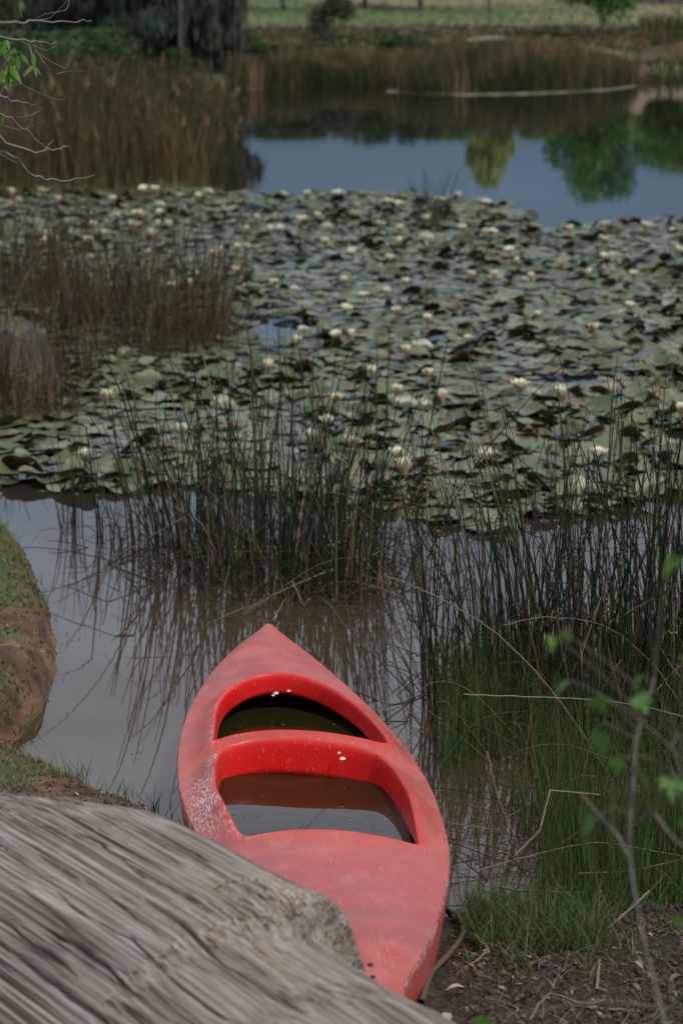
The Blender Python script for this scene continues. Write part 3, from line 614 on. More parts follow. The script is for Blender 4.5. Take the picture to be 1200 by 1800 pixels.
def pad_mat():
    m, nt, b, N, L = newmat('lily_pad_skin')
    at = N('ShaderNodeAttribute'); at.attribute_name = 'v'; oi = N('ShaderNodeObjectInfo'); ad = N('ShaderNodeMath'); ad.operation = 'ADD'; L(at.outputs['Fac'], ad.inputs[0]); L(oi.outputs['Random'], ad.inputs[1])
    fr = N('ShaderNodeMath'); fr.operation = 'FRACT'; L(ad.outputs[0], fr.inputs[0])
    top = ramp(N, [(0, (.045, .07, .020)), (.3, (.08, .105, .036)), (.6, (.16, .18, .095)), (.85, (.055, .058, .015)), (.96, (.13, .11, .05)), (.99, (.13, .09, .045)), (1, (.16, .08, .045))]); L(fr.outputs[0], top.inputs[0])
    und = ramp(N, [(0, (.018, .018, .005)), (.5, (.035, .018, .008)), (.85, (.03, .03, .008)), (1, (.055, .022, .014))]); L(fr.outputs[0], und.inputs[0])
    t = N('ShaderNodeTexCoord'); n = N('ShaderNodeTexNoise'); n.inputs['Scale'].default_value = 14; n.inputs['Detail'].default_value = 5; L(t.outputs['Object'], n.inputs[0])
    mrn = N('ShaderNodeMapRange'); mrn.inputs[1].default_value = .3; mrn.inputs[2].default_value = .7; mrn.inputs[3].default_value = .7; mrn.inputs[4].default_value = 1.25; L(n.outputs[0], mrn.inputs[0])
    v = N('ShaderNodeVectorMath'); v.operation = 'SCALE'; L(top.outputs[0], v.inputs[0]); L(mrn.outputs[0], v.inputs['Scale'])
    rad = N('ShaderNodeAttribute'); rad.attribute_name = 'rad'; edge = N('ShaderNodeMapRange'); edge.inputs[1].default_value = .86; edge.inputs[2].default_value = 1; edge.inputs[4].default_value = .45; L(rad.outputs['Fac'], edge.inputs[0])
    em = N('ShaderNodeMix'); em.data_type = 'RGBA'; L(edge.outputs[0], em.inputs[0]); L(v.outputs[0], em.inputs[6]); em.inputs[7].default_value = (.13, .09, .045, 1)
    ge = N('ShaderNodeNewGeometry'); mx = N('ShaderNodeMix'); mx.data_type = 'RGBA'; L(ge.outputs['Backfacing'], mx.inputs[0]); L(em.outputs[2], mx.inputs[6]); L(und.outputs[0], mx.inputs[7])
    L(mx.outputs[2], b.inputs['Base Color']); b.inputs['Roughness'].default_value = .38; b.inputs['Specular IOR Level'].default_value = .6
    bp = N('ShaderNodeBump'); bp.inputs['Strength'].default_value = .4; bp.inputs['Distance'].default_value = .006; L(n.outputs[0], bp.inputs['Height']); L(bp.outputs[0], b.inputs['Normal'])
    tr = N('ShaderNodeBsdfTranslucent'); L(mx.outputs[2], tr.inputs[0]); ms = N('ShaderNodeMixShader'); ms.inputs[0].default_value = .12; L(b.outputs[0], ms.inputs[1]); L(tr.outputs[0], ms.inputs[2]); L(ms.outputs[0], nt.nodes['Material Output'].inputs[0])
    return m
M['pad'] = pad_mat()
PADPOLY = [tuple(P(x, y)[:2]) for x, y in [(-500, 930), (-100, 872), (0, 858), (90, 862), (170, 870), (330, 852), (560, 885), (700, 902), (760, 925), (830, 938), (880, 940), (985, 908), (1080, 898), (1200, 870), (1800, 850), (2300, 383), (1200, 386), (1040, 398), (965, 405), (935, 418), (948, 402), (905, 366), (830, 357), (760, 345), (600, 341), (0, 339), (-900, 339)]]
HOLES = [(500, 578, 62, 12), (545, 570, 30, 8), (1000, 673, 70, 8), (1080, 668, 50, 6), (1100, 636, 40, 7), (905, 665, 25, 5), (780, 600, 20, 4), (470, 570, 30, 14), (940, 600, 26, 5), (1020, 560, 20, 4), (700, 660, 18, 4), (950, 380, 30, 4), (1010, 640, 26, 4), (880, 412, 20, 2), (480, 600, 30, 8)]
kinds = ['flat', 'flat', 'flat', 'wavy', 'wavy', 'wavy', 'curled', 'curled', 'folded', 'folded']
PM = [pad_mesh(kd, i * 13 + 3) for i, kd in enumerate(kinds)]
PML = [pad_mesh(kd, i * 13 + 3, 10) for i, kd in enumerate(kinds)]
cells = []
y = 10.1
while y < 29:
    st_ = .102 if y < 16 else .12; wx = (600 * y / FPX) * 1.0 + .9
    x = -wx - (1.2 if y < 20 else 0)
    while x < wx + 1.6: cells.append((x + rng.uniform(-.06, .06), y + rng.uniform(-.06, .06))); x += st_
    y += st_ * .95
C = np.array(cells); sdp = sdist(C[:, 0], C[:, 1]); ins = inpoly(C[:, 0], C[:, 1], PADPOLY) & (sdp < -.06)
for hx, hy, hw, hh in HOLES:
    c = P(hx, hy); rx = hw * c[1] / FPX; ry = abs(P(hx, hy - hh)[1] - P(hx, hy + hh)[1]) / 2
    ins &= ((C[:, 0] - c[0]) / rx) ** 2 + ((C[:, 1] - c[1]) / ry) ** 2 > 1
ins &= fbm(C[:, 0] * 1.1, C[:, 1] * 1.1, 61) > .24
C = C[ins]
def project(p):
    d = np.array(p) - np.array([0, 0, CAMH]); zc = d[1] * math.cos(PIT) - d[2] * math.sin(PIT); yc = d[1] * math.sin(PIT) + d[2] * math.cos(PIT)
    return 600 + FPX * d[0] / zc, 900 - FPX * yc / zc
pads = []
for cx, cy in C:
    crowd = float(ss(vnoise(cx * .9 + 3, cy * .9, 63), .22, .6)) * (1 if cy < 15.5 else .75)
    px, py = project((cx, cy, 0))
    if 700 < py < 900 and px > 520: crowd = max(crowd, .75)
    u = rng.random(); kd = (rng.integers(0, 3) if u > .25 + .6 * crowd else rng.integers(3, 8)) if rng.random() > .07 + .09 * crowd else rng.integers(8, 10)
    sc_ = rng.uniform(.048, .095); tilt = abs(rng.normal(0, .04 + .17 * crowd)); az = rng.uniform(0, 6.28)
    zc = .006 + rng.uniform(0, .012) + sc_ * math.sin(tilt) * .75 + crowd * rng.uniform(0, .02) + (.01 if kd > 5 else 0)
    pads.append((cx, cy, zc, int(kd), sc_, tilt, az, rng.uniform(0, 6.28), 0 <= px <= 1200 and py < 945))
pads.sort(key=lambda q: (not q[8], q[1]))
pad_me = []
for i, (V, F3, F4, rad) in enumerate(PM):
    pad_me.append(mesh_np('lily_pad', V, [F3, F4], M['pad'], {'v': np.full(len(V), i * .1), 'rad': rad}))
PADLAB = {0: ('flat round grey green lily pad lying on the pond near the rushes', 'flat lily pads on the near part of the pond'),
          1: ('wavy edged green lily pad lifting off the pond near the rushes', 'wavy lily pads on the near part of the pond'),
          2: ('lily pad folded up to show its dark brown underside near the rushes', 'folded lily pads on the near part of the pond')}
def pad_mat_rot(tilt, az, spin):
    return Matrix.Rotation(az, 3, 'Z') @ Matrix.Rotation(tilt, 3, 'X') @ Matrix.Rotation(spin - az, 3, 'Z')
for q in pads[:300]:
    cx, cy, zc, kd, s_, tilt, az, spin, _ = q
    o = obj('lily_pad', pad_me[kd]); o.matrix_world = Matrix.Translation((cx, cy, zc)) @ pad_mat_rot(tilt, az, spin).to_4x4() @ Matrix.Diagonal((s_, s_, s_, 1))
    k3 = 0 if kd < 3 else (1 if kd < 8 else 2); px, py = project((cx, cy, 0))
    reg = next(r for f, r in ((px < 180, 'left of the middle rush clump near the bank'), (px < 420, 'behind the left half of the middle rush clump'), (px < 730, 'behind the right half of the middle rush clump'), (px < 900 and cy < 11.3, 'at the front edge between the two rush clumps'), (px < 900, 'between the two rush clumps'), (True, 'behind the seed heads of the right rushes')) if f)
    lk = ('flat round grey green lily pad', 'wavy edged lily pad', 'folded lily pad')[k3]
    tag(o, lk + ' ' + reg, 'lily pad', ('flat', 'wavy', 'folded')[k3] + ' lily pads ' + reg)
Vs, F3s, F4s, vs, rs, base = [], [], [], [], [], 0
for q in pads[300:]:
    cx, cy, zc, kd, s_, tilt, az, spin, _ = q; V, F3, F4, rad = PML[kd]
    Rm = np.array(pad_mat_rot(tilt, az, spin)); W = V @ Rm.T * s_ + np.array([cx, cy, zc])
    Vs.append(W); F3s.append(F3 + base); F4s.append(F4 + base); vs.append(np.full(len(V), rng.random())); rs.append(rad); base += len(V)
o = obj('lily_pads', mesh_np('lily_pads', np.concatenate(Vs), [np.concatenate(F3s), np.concatenate(F4s)], M['pad'], {'v': np.concatenate(vs), 'rad': np.concatenate(rs)}))
tag(o, 'dense carpet of lily pads covering the pond beyond the nearest ones', kind='stuff')

# ------------------------------------------------------------------ water lily flowers
def petal(L_, W_, a, el, off=.0, curl=.3):
    V = []; k = 5
    for i in range(k):
        t = i / (k - 1); wdt = W_ * math.sin(math.pi * (.12 + .88 * t) ** .8) * (1 if i < k - 1 else .05) * .5 + .001
        r = off + L_ * t * math.cos(el) * (1 - 0 * t); z = L_ * (t * math.sin(el) + curl * .25 * math.sin(math.pi * t))
        r += L_ * .12 * math.sin(math.pi * t)
        for s in (-1, 0, 1):
            tx, ty = -math.sin(a), math.cos(a)
            V.append((r * math.cos(a) + s * wdt * tx, r * math.sin(a) + s * wdt * ty, z + (abs(s) * wdt * .35)))
    ix = np.arange(15).reshape(5, 3); F = np.concatenate([np.stack([ix[:-1, j], ix[1:, j], ix[1:, j + 1], ix[:-1, j + 1]], -1) for j in (0, 1)])
    return np.array(V), F
def flower_meshes(openness, seed):
    r = random.Random(seed); pt = Soup(); sp = Soup()
    rows = [(8, .050, .020, 1.25 - .55 * openness, .25), (8, .052, .022, 1.1 - .75 * openness, .2)] + ([(6, .040, .015, 1.3 - .2 * openness, .2)] if openness > .3 else [])
    for ri, (n, l, w_, el, cu) in enumerate(rows):
        for i in range(n):
            V, F = petal(l * r.uniform(.9, 1.08), w_, 2 * math.pi * i / n + ri * .4 + r.uniform(-.1, .1), el + r.uniform(-.08, .08), .004, cu); pt.add(V, F, r.random())
    for i in range(4):
        V, F = petal(.050 * r.uniform(.9, 1.05), .026, math.pi / 2 * i + .3, 1.15 - .85 * openness + r.uniform(-.05, .05), .006, .2); sp.add(V - np.array([0, 0, .004]), F, r.random())
    stk = Soup(); V, F = tube([(0, 0, -.16), (.004, 0, -.08), (0, 0, .002)], [.0035, .0035, .005], 6); stk.add(V, F, .5)
    ms = []
    for s_, nm, mt in ((pt, 'petals', M['petal']), (sp, 'sepals', M['sepal']), (stk, 'stalk', M['stalk'])):
        fs = [np.concatenate(s_.F4)]; ms.append((nm, mesh_np(nm, np.concatenate(s_.V), fs, mt, {'v': np.concatenate(s_.A)})))
    return ms
FO = [flower_meshes(.5, 1), flower_meshes(.35, 2), flower_meshes(.22, 5)]; FB = [flower_meshes(.0, 3), flower_meshes(.08, 4)]
FL = [(913,677,'o',1.25),(590,699,'o',1),(575,740,'o',1.05),(545,768,'b',1),(617,777,'o',1.1),(698,798,'o',1.1),(711,822,'b',1.1),(1052,797,'o',1.1),(988,692,'b',1.1),(777,697,'b',1),(697,688,'b',1),(753,656,'o',1),(656,655,'b',1),(713,617,'b',1),(1043,576,'o',1.1),(617,589,'b',1),(590,588,'o',1),(521,600,'b',1),(471,644,'b',1),(185,698,'b',1.1),(150,803,'b',1),(320,757,'b',1),(752,562,'b',1),(698,546,'o',1),(608,540,'o',1),(640,518,'o',.9),(679,514,'b',1),(713,497,'b',1),(603,493,'b',.9),(1106,537,'o',1),(1033,481,'b',1),(1112,481,'o',1),(1061,451,'o',1.1),(932,487,'b',1),(868,484,'b',1),(827,484,'b',1),(896,439,'o',1),(686,454,'o',1.1),(571,427,'b',1),(595,341,'o',1.3),(683,355,'o',1.1),(806,345,'b',1),(845,354,'o',1.1),(856,356,'o',1),(748,385,'o',1.1),(757,379,'b',1),(669,394,'o',1),(703,403,'b',1),(700,426,'b',1),(813,403,'b',1),(854,408,'o',1),(866,407,'o',1),(1064,395,'o',1),(1133,399,'b',1),(1001,404,'b',1),(1059,420,'o',1),(530,388,'o',1.3),(541,342,'b',1),(316,344,'o',1),(350,346,'b',1),(272,332,'o',1.1),(254,334,'o',1.3),(200,350,'o',1),(75,336,'o',1.3),(20,341,'b',1.2),(103,352,'b',1),(33,355,'b',1),(240,375,'o',1),(282,374,'o',1),(236,397,'o',1.4),(299,396,'b',1),(270,414,'o',1.2),(185,409,'o',1),(155,421,'o',1),(86,411,'o',1),(81,425,'b',1),(96,422,'b',1),(160,454,'o',1.1),(198,470,'b',1),(262,445,'o',1),(166,397,'b',1),(207,381,'b',1),(432,406,'b',1),(433,437,'b',1),(417,438,'b',1),(475,405,'b',1),(484,496,'o',1),(348,480,'o',1),(304,501,'o',1),(374,448,'b',1),(386,442,'b',1),(417,477,'b',1),(335,499,'b',1),(945,553,'b',.8),(1195,440,'o',1),(250,378,'b',1),(450,385,'b',1),(620,445,'b',1),(1197,720,'b',1)]
special = {(913,677): 'largest fully open cream water lily standing alone beside a strip of open water', (590,699): 'open cream water lily seen behind the tips of the middle rushes, highest of them', (575,740): 'open cream water lily low among the middle rush stems', (617,777): 'cream water lily behind the right stems of the middle rush clump', (698,798): 'half open cream lily just right of the middle rush clump', (711,822): 'pinkish drooping lily bud right under the half open lily', (1052,797): 'cream water lily behind the seed heads of the right rushes', (988,692): 'tall pinkish closed lily bud right of the largest open lily', (150,803): 'pale lily bud alone near the left front edge of the pads', (185,698): 'orange tinged lily bud near the brown rushes at left', (1043,576): 'cream lily on a tall reddish stalk over open water at right', (595,341): 'wide open pale lily at the back edge of the pads by the open water'}
for i, (px, py, kd, s_) in enumerate(FL):
    zf = .085 if kd == 'o' else .075
    q = P(px, py + 7 * 14 / max(10, P(px, py)[1]), zf)
    ms = (FO if kd == 'o' else FB)[i % (3 if kd == 'o' else 2)]
    t = empty('water_lily', q, rng.uniform(0, 6.28)); t.rotation_euler[0] = rng.normal(0, .12); t.rotation_euler[1] = rng.normal(0, .12); sz = s_ * (1.12 if py < 450 else 1.0) * (1.15 if kd == 'o' else 1.2); t.scale = (sz, sz, sz * (1 if kd == 'o' else 1.12))
    for nm, me in ms: obj(nm, me, t)
    if (px, py) in special: tag(t, special[(px, py)], 'water lily')
    else:
        reg = next(r for f, r in ((py < 362 and px < 420, 'in the back row below the far left reed bed'), (px < 330 and py < 430, 'between the back row and the brown rushes'), (px < 450 and py < 520, 'just above or among the tops of the brown rushes'),
            (py < 362, 'in the back row beside the open water'), (px < 560, 'right of the brown rushes on the pads'), (py < 430 and px < 800, 'round the small dark grass tuft'), (py < 430, 'near the back corner by the open water'), (px < 800 and py < 560, 'in the middle of the pad carpet'), (px >= 800 and py < 560, 'on the right side of the pad carpet'), (px < 800, 'behind the upper stems of the middle rushes'), (True, 'near the right rushes')) if f)
        tag(t, ('open cream water lily ' if kd == 'o' else 'pinkish closed lily bud ') + reg, 'water lily', ('open lilies ' if kd == 'o' else 'closed buds ') + reg)

# ------------------------------------------------------------------ rushes
def base_in(n, cx, cy, rx, ry, pw=.5, z=None):
    a = rng.uniform(0, 2 * np.pi, n); r = rng.random(n) ** pw * (.8 + .75 * rng.random(n) ** 3)
    X = cx + rx * r * np.cos(a); Y = cy + ry * r * np.sin(a)
    Z = np.minimum(ground_z(X, Y), 0) * 0 - .04 if z is None else z
    if z is None:
        gz = ground_z(X, Y); Z = np.where(gz > 0, gz - .01, -.05)
    return np.stack([X, Y, np.broadcast_to(Z, X.shape)], 1)
def seeds(s, tips, n_each=10, r=.0035, spread=.014):
    o = np.array([(1, 0, 0), (-1, 0, 0), (0, 1, 0), (0, -1, 0), (0, 0, 1.3), (0, 0, -1.3)]); F = np.array([(0, 2, 4), (2, 1, 4), (1, 3, 4), (3, 0, 4), (2, 0, 5), (1, 2, 5), (3, 1, 5), (0, 3, 5)])
    for t in tips:
        c = t + rng.normal(0, spread, (n_each, 3)) * np.array([1, 1, 1.2])
        for q in c: s.add(q + o * r * rng.uniform(.6, 1.3), F, rng.random())
def matted(root, spots, n, hm, mat, cx, cy):
    so = Soup(); tot = sum(q[4] for q in spots)
    for (sx, sy, rx, ry, wgt) in spots:
        m = max(3, int(n * wgt / tot)); b = base_in(m, sx, sy, rx * 1.05, ry * 1.05, .6); h = rng.uniform(.06, hm, m); a = rng.uniform(0, 6.28, m); l = rng.uniform(.1, .45, m)
        V, F, v, _ = stems(b, h, np.stack([np.cos(a) * l, np.sin(a) * l], 1), .003 * rng.uniform(.6, 1.3, m), p=.9, droop=rng.uniform(0, .8, m), k=6, v=rng.uniform(.62, .9, m), kink=np.where(rng.random(m) < .5, rng.uniform(.3, .8, m), 2.)); so.add(V, F, v)
    o = so.build('matted_stems', M[mat], root); o.location = (-cx, -cy, 0); o['kind'] = 'stuff'
def rush_clump(name, spots, n, hmin, hmax, label, rad=.0026, leanf=.28, dead=.4, broken=.12, seedf=.05, mat='rush', cat='rushes', vrange=(0, .62), parts=('green_stems', 'dead_stems'), toward=None):
    cx, cy = np.mean([s[0] for s in spots]), np.mean([s[1] for s in spots])
    root = empty(name, (cx, cy, 0)); tag(root, label, cat); tot = sum(s[4] for s in spots); tips = []
    for part, frac, vr in ((parts[0], 1 - dead, vrange), (parts[1], dead, (.66, 1))):
        so = Soup()
        for (sx, sy, rx, ry, wgt) in spots:
            m = max(3, int(n * frac * wgt / tot)); b = base_in(m, sx, sy, rx, ry)
            h = (hmin + (hmax - hmin) * rng.random(m) ** .8) * (1 if part == parts[0] else rng.uniform(.5, 1, m))
            out = (b[:, :2] - np.array([sx, sy])) / np.array([rx, ry]); ln = out * leanf * h[:, None] * rng.uniform(.2, 1.3, m)[:, None] + rng.normal(0, .08 if mat == 'rush' else .16, (m, 2)) * h[:, None]
            if toward is not None: ln += np.array(toward) * h[:, None] * rng.random(m)[:, None]
            kink = np.where(rng.random(m) < (broken if part == parts[0] else broken * 3), rng.uniform(.15, .8, m), 2.0)
            V, F, v, path = stems(b, h, ln, rad * rng.uniform(.65, 1.25, m), p=rng.uniform(1.1, 2.2, m), droop=rng.uniform(0, .12, m) ** 1, k=9, v=rng.uniform(*vr, m), kink=kink)
            so.add(V, F, v)
            sel = (rng.random(m) < seedf) & (kink > 1); tips += list(path[sel, -2] * .5 + path[sel, -1] * .5)
        o = so.build(part, M[mat], root, loc=None); o.location = (-cx, -cy, 0); o['kind'] = 'stuff'
    if n > 100: matted(root, spots, n * .55, .34, mat, cx, cy)
    if tips:
        s = Soup(); seeds(s, tips); o = s.build('seed_heads', M['seed'], root); o.location = (-cx, -cy, 0); o['kind'] = 'stuff'
    return root
def W(px, py): p = P(px, py); return p[0], p[1]
def spot(px, py, wx, wy, wt): c = W(px, py); return (c[0], c[1], wx, wy, wt)
rush_clump('rush_clump', [spot(470, 985, .42, .42, 1.1), spot(350, 985, .25, .3, .42), spot(590, 1005, .28, .35, .6), spot(250, 960, .18, .25, .16), spot(660, 990, .14, .25, .18), spot(500, 930, .5, .25, .3), spot(480, 1040, .36, .22, .35), spot(610, 1050, .22, .2, .2)], 520, .25, 1.08, 'dark rush clump standing in the water beyond the bow of the kayak', rad=.0041, leanf=.44, dead=.54, broken=.17, seedf=.05)
rush_clump('rush_clump', [spot(116, 935, .05, .1, .2), spot(128, 915, .06, .12, .3), spot(190, 940, .07, .12, .3)], 42, .3, .6, 'thin sparse rush stems in the water near the left bank', dead=.3, seedf=.0, leanf=.2)
rush_clump('rush_clump', [spot(1090, 1270, .30, .45, 1.0), spot(980, 1230, .2, .35, .45), spot(1190, 1230, .3, .5, .9), spot(1300, 1250, .3, .5, .5)], 450, .5, 1.3, 'tall dense rush clump with brown seed heads at the right of the pond edge', rad=.0040, leanf=.32, dead=.5, broken=.18, seedf=.12)
rush_clump('rush_clump', [spot(870, 1220, .16, .35, .5), spot(780, 1240, .09, .3, .22), spot(740, 1210, .06, .2, .12), spot(930, 1180, .12, .25, .35)], 110, .4, 1.15, 'loose green rush stems between the kayak and the tall right clump', rad=.0034, leanf=.3, dead=.25, broken=.1, seedf=.14)
rush_clump('rush_clump', [spot(70, 730, .28, .28, .5), spot(-10, 730, .25, .25, .5), spot(130, 660, .22, .6, .6), spot(-90, 640, .3, 1.0, .8)], 560, .18, .62, 'brown rush clump round the grey stump at the left', rad=.0032, leanf=.25, dead=.62, broken=.12, seedf=0, mat='rush_brown', vrange=(0, .5))
rush_clump('rush_clump', [spot(160, 560, .5, 1.1, 1), spot(20, 520, .5, 1.2, .9)], 900, .3, 1.0, 'brown rush clump behind the grey stump', rad=.0034, leanf=.2, dead=.7, broken=.1, seedf=0, mat='rush_brown', vrange=(0, .6))
rush_clump('rush_clump', [spot(310, 600, .36, .8, 1), spot(370, 590, .22, .7, .5), spot(250, 620, .3, .6, .4)], 480, .3, 1.05, 'brown rush clump standing among the lily pads left of the open gap', rad=.0034, leanf=.22, dead=.66, broken=.1, seedf=0, mat='rush_brown', vrange=(0, .6))
rush_clump('rush_clump', [spot(760, 400, .12, .5, 1)], 60, .3, .7, 'small dark grass tuft rising from the far lily pads', rad=.004, leanf=.5, dead=.3, seedf=0)
rush_clump('rush_clump', [spot(520, 655, .25, .5, 1)], 34, .3, .6, 'few thin rush stems rising between the lily pads behind the middle clump', leanf=.3, dead=.4, seedf=0)

def tangle(name, n, area, label, mat='rush', vr=(.66, .98), rad=.0019, zr=(.05, .55)):
    so = Soup(); X = rng.uniform(area[0], area[1], n); Y = rng.uniform(area[2], area[3], n); a = rng.uniform(0, 6.28, n); l = rng.uniform(.25, .8, n); h = rng.uniform(*zr, n)
    b = np.stack([X, Y, np.full(n, -.02)], 1)
    V, F, v, _ = stems(b, h, np.stack([np.cos(a) * l, np.sin(a) * l * .5], 1), rad * rng.uniform(.6, 1.3, n), p=.9, droop=rng.uniform(.2, 1.0, n), k=10, v=rng.uniform(*vr, n), kink=np.where(rng.random(n) < .35, rng.uniform(.3, .8, n), 2.)); so.add(V, F, v)
    tag(so.build(name, M[mat], loc=(area[0], area[2], 0)), label, kind='stuff')
tangle('fallen_stems', 150, (.45, 1.5, 6.6, 8.6), 'bent dead rush stems tangled through the right rushes')
tangle('fallen_stems', 60, (.40, 1.3, 6.0, 7.2), 'bent dead stems over the low grass at the right', zr=(.03, .22))
tangle('fallen_stems', 50, (-.9, .5, 9.0, 10.4), 'bent dead stems round the foot of the middle rush clump', rad=.0026, zr=(.04, .4))
# fresh fine grass at the right
def grass_patch(name, area, n, h, label, mat='grass', width=.0016, lean=.25, vr=(0, 1), cond=None, k=4):
    X = rng.uniform(area[0], area[1], n); Y = rng.uniform(area[2], area[3], n)
    keep = fbm(X * 4, Y * 4, 71) > rng.uniform(.25, .6, n)
    if cond is not None: keep &= cond(X, Y)
    X, Y = X[keep], Y[keep]; gz = ground_z(X, Y); m = len(X)
    b = np.stack([X, Y, np.where(gz > 0, gz - .004, -.03)], 1); hh = rng.uniform(*h, m)
    V, F, v, _ = blades(b, hh, rng.normal(0, lean, (m, 2)) * hh[:, None], width * rng.uniform(.6, 1.3, m), k=k, v=rng.uniform(*vr, m))
    c = (float(X.mean()), float(Y.mean()), 0); s = Soup(); s.add(V, F, v); o = s.build(name, M[mat], loc=c); tag(o, label, kind='stuff'); return o
kR = lambda X, Y: ~inpoly((X - STERN[0]) * AX[0] + (Y - STERN[1]) * AX[1], (X - STERN[0]) * AN[0] + (Y - STERN[1]) * AN[1], [(p[0], p[1] * 1.04 + .0) for p in out_l])
grass_patch('reed_grass', (.30, 1.9, 6.45, 8.5), 14000, (.10, .38), 'fresh green grass crowding the waterline right of the kayak', lean=.16, cond=lambda X, Y: kR(X, Y) & (fbm(X * 5, Y * 5, 171) > .33) & (X > .27 + .17 * (Y < 6.95) + .16 * (7.2 - Y) * (Y < 7.2) + .05 * (Y - 7.2) * (Y > 7.2)))
grass_patch('sedge_grass', (.55, 1.7, 6.0, 6.6), 4200, (.10, .30), 'grass growing from the wet mud below the rushes', lean=.15, cond=lambda X, Y: kR(X, Y) & (X > .52 + (Y - 6) * .1))
grass_patch('short_grass', (.33, 1.5, 5.1, 6.2), 15000, (.015, .11), 'short thin grass on the muddy bank at lower right', lean=.5, vr=(.2, 1), cond=lambda X, Y: kR(X, Y) & (Y > 5.9 - (X - .3) * .5 - .25) & (fbm(X * 3, Y * 3, 5) > .34))
grass_patch('short_grass', (.30, 1.5, 5.1, 6.05), 5500, (.02, .13), 'sparse blades thinning out over the lower right mud', lean=.4, vr=(.1, 1), cond=lambda X, Y: kR(X, Y) & (fbm(X * 5, Y * 5, 15) > .48) & (rng.random(len(X)) < ss(Y + .25 * X, 5.25, 6.1)))
grass_patch('mixed_grass', (.30, 1.5, 4.7, 6.1), 1500, (.02, .05), 'scattered dry grass on the lower right mud', mat='straw', lean=.9, cond=kR)
grass_patch('turf', (-1.75, -.42, 6.2, 7.3), 46000, (.012, .032), 'short mossy turf on the low left bank', mat='turf', lean=.8, width=.0014, k=3, cond=lambda X, Y: (sdist(X, Y) > .04) & (fbm(X * 3.5, Y * 3.5, 31) * .6 + .4 * fbm(X * 15, Y * 15, 33) + .35 * ss(sdist(X, Y), .05, .5) > .50))
grass_patch('turf', (-2.6, -.95, 7.3, 12.0), 60000, (.015, .04), 'green turf on top of the steep left bank', mat='turf', lean=.7, width=.0020, k=3, vr=(0, .8), cond=lambda X, Y: (sdist(X, Y) > .03) & (fbm(X * 3.5, Y * 3.5, 31) * .6 + .4 * fbm(X * 15, Y * 15, 33) + .35 * ss(sdist(X, Y), .05, .5) + UP(Y) > .50))
grass_patch('edge_grass', (-1.3, -.35, 6.15, 7.4), 900, (.03, .10), 'thin grass blades along the left waterline', mat='grass', lean=.25, cond=lambda X, Y: (np.abs(sdist(X, Y)) < .06))
grass_patch('edge_grass', (-1.9, -.85, 7.3, 11.5), 5200, (.02, .09), 'longer grass hanging over the edge of the steep left bank', mat='turf', lean=.6, width=.002, vr=(0, .8), cond=lambda X, Y: (np.abs(sdist(X, Y) - .04) < .07) & (fbm(X * 7, Y * 7, 8) > .45))
for (px, py, n, h, lb) in ((283, 1450, 16, .14, 'left'), (140, 1372, 14, .15, 'upper'), (228, 1425, 10, .10, 'middle')):
    c = W(px, py - 12); b = base_in(n, c[0], c[1], .035, .03); hh = rng.uniform(.5, 1, n) * h
    V, F, v, _ = blades(b, hh, rng.normal(0, .35, (n, 2)) * hh[:, None], .0018, v=rng.uniform(0, .5, n), k=5)
    s = Soup(); s.add(V, F, v); o = s.build('grass_tuft', M['grass'], loc=(c[0], c[1], 0))
    tag(o, {'left': 'small dark grass tuft at the waterline closest to the kayak', 'upper': 'small dark grass tuft at the waterline by the mossy turf', 'middle': 'small grass tuft on bare mud between the two waterline tufts'}[lb], 'grass tuft')

# ------------------------------------------------------------------ sticks, straws and litter
def stick(name, pts, r0, r1, label, mat='straw', v=.5, cat='stick', sides=6, m=6, part=None):
    pa = smooth_path(pts, m) if m > 1 else np.repeat(np.array(pts, float), 1, 0)
    if cat != 'root' and cat != 'log': r0 *= .72; r1 *= .6; v *= .75
    if m > 1 and cat not in ('root', 'log'): pa = pa + rng.normal(0, r0 * .5, pa.shape)
    V, F = tube(pa, np.linspace(r0, r1, len(pa)), sides); s = Soup(); s.add(V, F, v); c = pa[0]
    o = s.build(name, M[mat], loc=tuple(c)); return tag(o, label, cat)
def G(px, py, dz=.008):
    z = 0.
    for _ in range(12):
        p = P(px, py, z); z = float(max(0, ground_z(p[0], p[1])))  + dz
    return P(px, py, z)
stick('curved_root', [G(740, 1762), G(757, 1712, .015), G(790, 1675, .02), G(813, 1640, .02), G(806, 1612, .02), G(785, 1598, .0)], .008, .006, 'curved brown root lying on mud beside the kayak stern', 'straw', .0, 'root', 8)
stick('bent_reed', [PD(905, 1503, 6.3), PD(948, 1460, 6.35), PD(966, 1389, 6.4), PD(1054, 1397, 6.5)], .0048, .004, 'stiff broken reed bent at a right angle in front of the grass', v=.6, cat='reed', m=1)
stick('bent_reed', [G(1048, 1740, .01), PD(1057, 1642, 5.75), PD(1110, 1595, 5.8), PD(1140, 1566, 5.85)], .0055, .004, 'broken reed propped up like a hook over the lower right mud', v=.7, cat='reed', m=1)
stick('fallen_reed', [G(868, 1557, .02), G(950, 1566, .02), G(1032, 1571, .02)], .006, .005, 'straight fallen reed lying at the mud edge', v=.45, cat='reed')
stick('fallen_reed', [G(1030, 1770), G(1080, 1774), G(1130, 1777)], .004, .003, 'pale straight straw at the bottom right of the mud', v=.8, cat='straw')
stick('twisted_straw', [G(833, 1642, .02), G(852, 1662, .03), G(856, 1672, .02), G(835, 1690, .02), G(815, 1698)], .0055, .003, 'pale twisted straw on the mud close to the kayak', v=.8, cat='straw', m=3)
stick('fallen_reed', [G(930, 1795, .02), G(965, 1745, .03), G(1010, 1762, .02), G(1060, 1758)], .004, .003, 'thin dry reed bent over the mud at the bottom', v=.5, cat='reed', m=2)
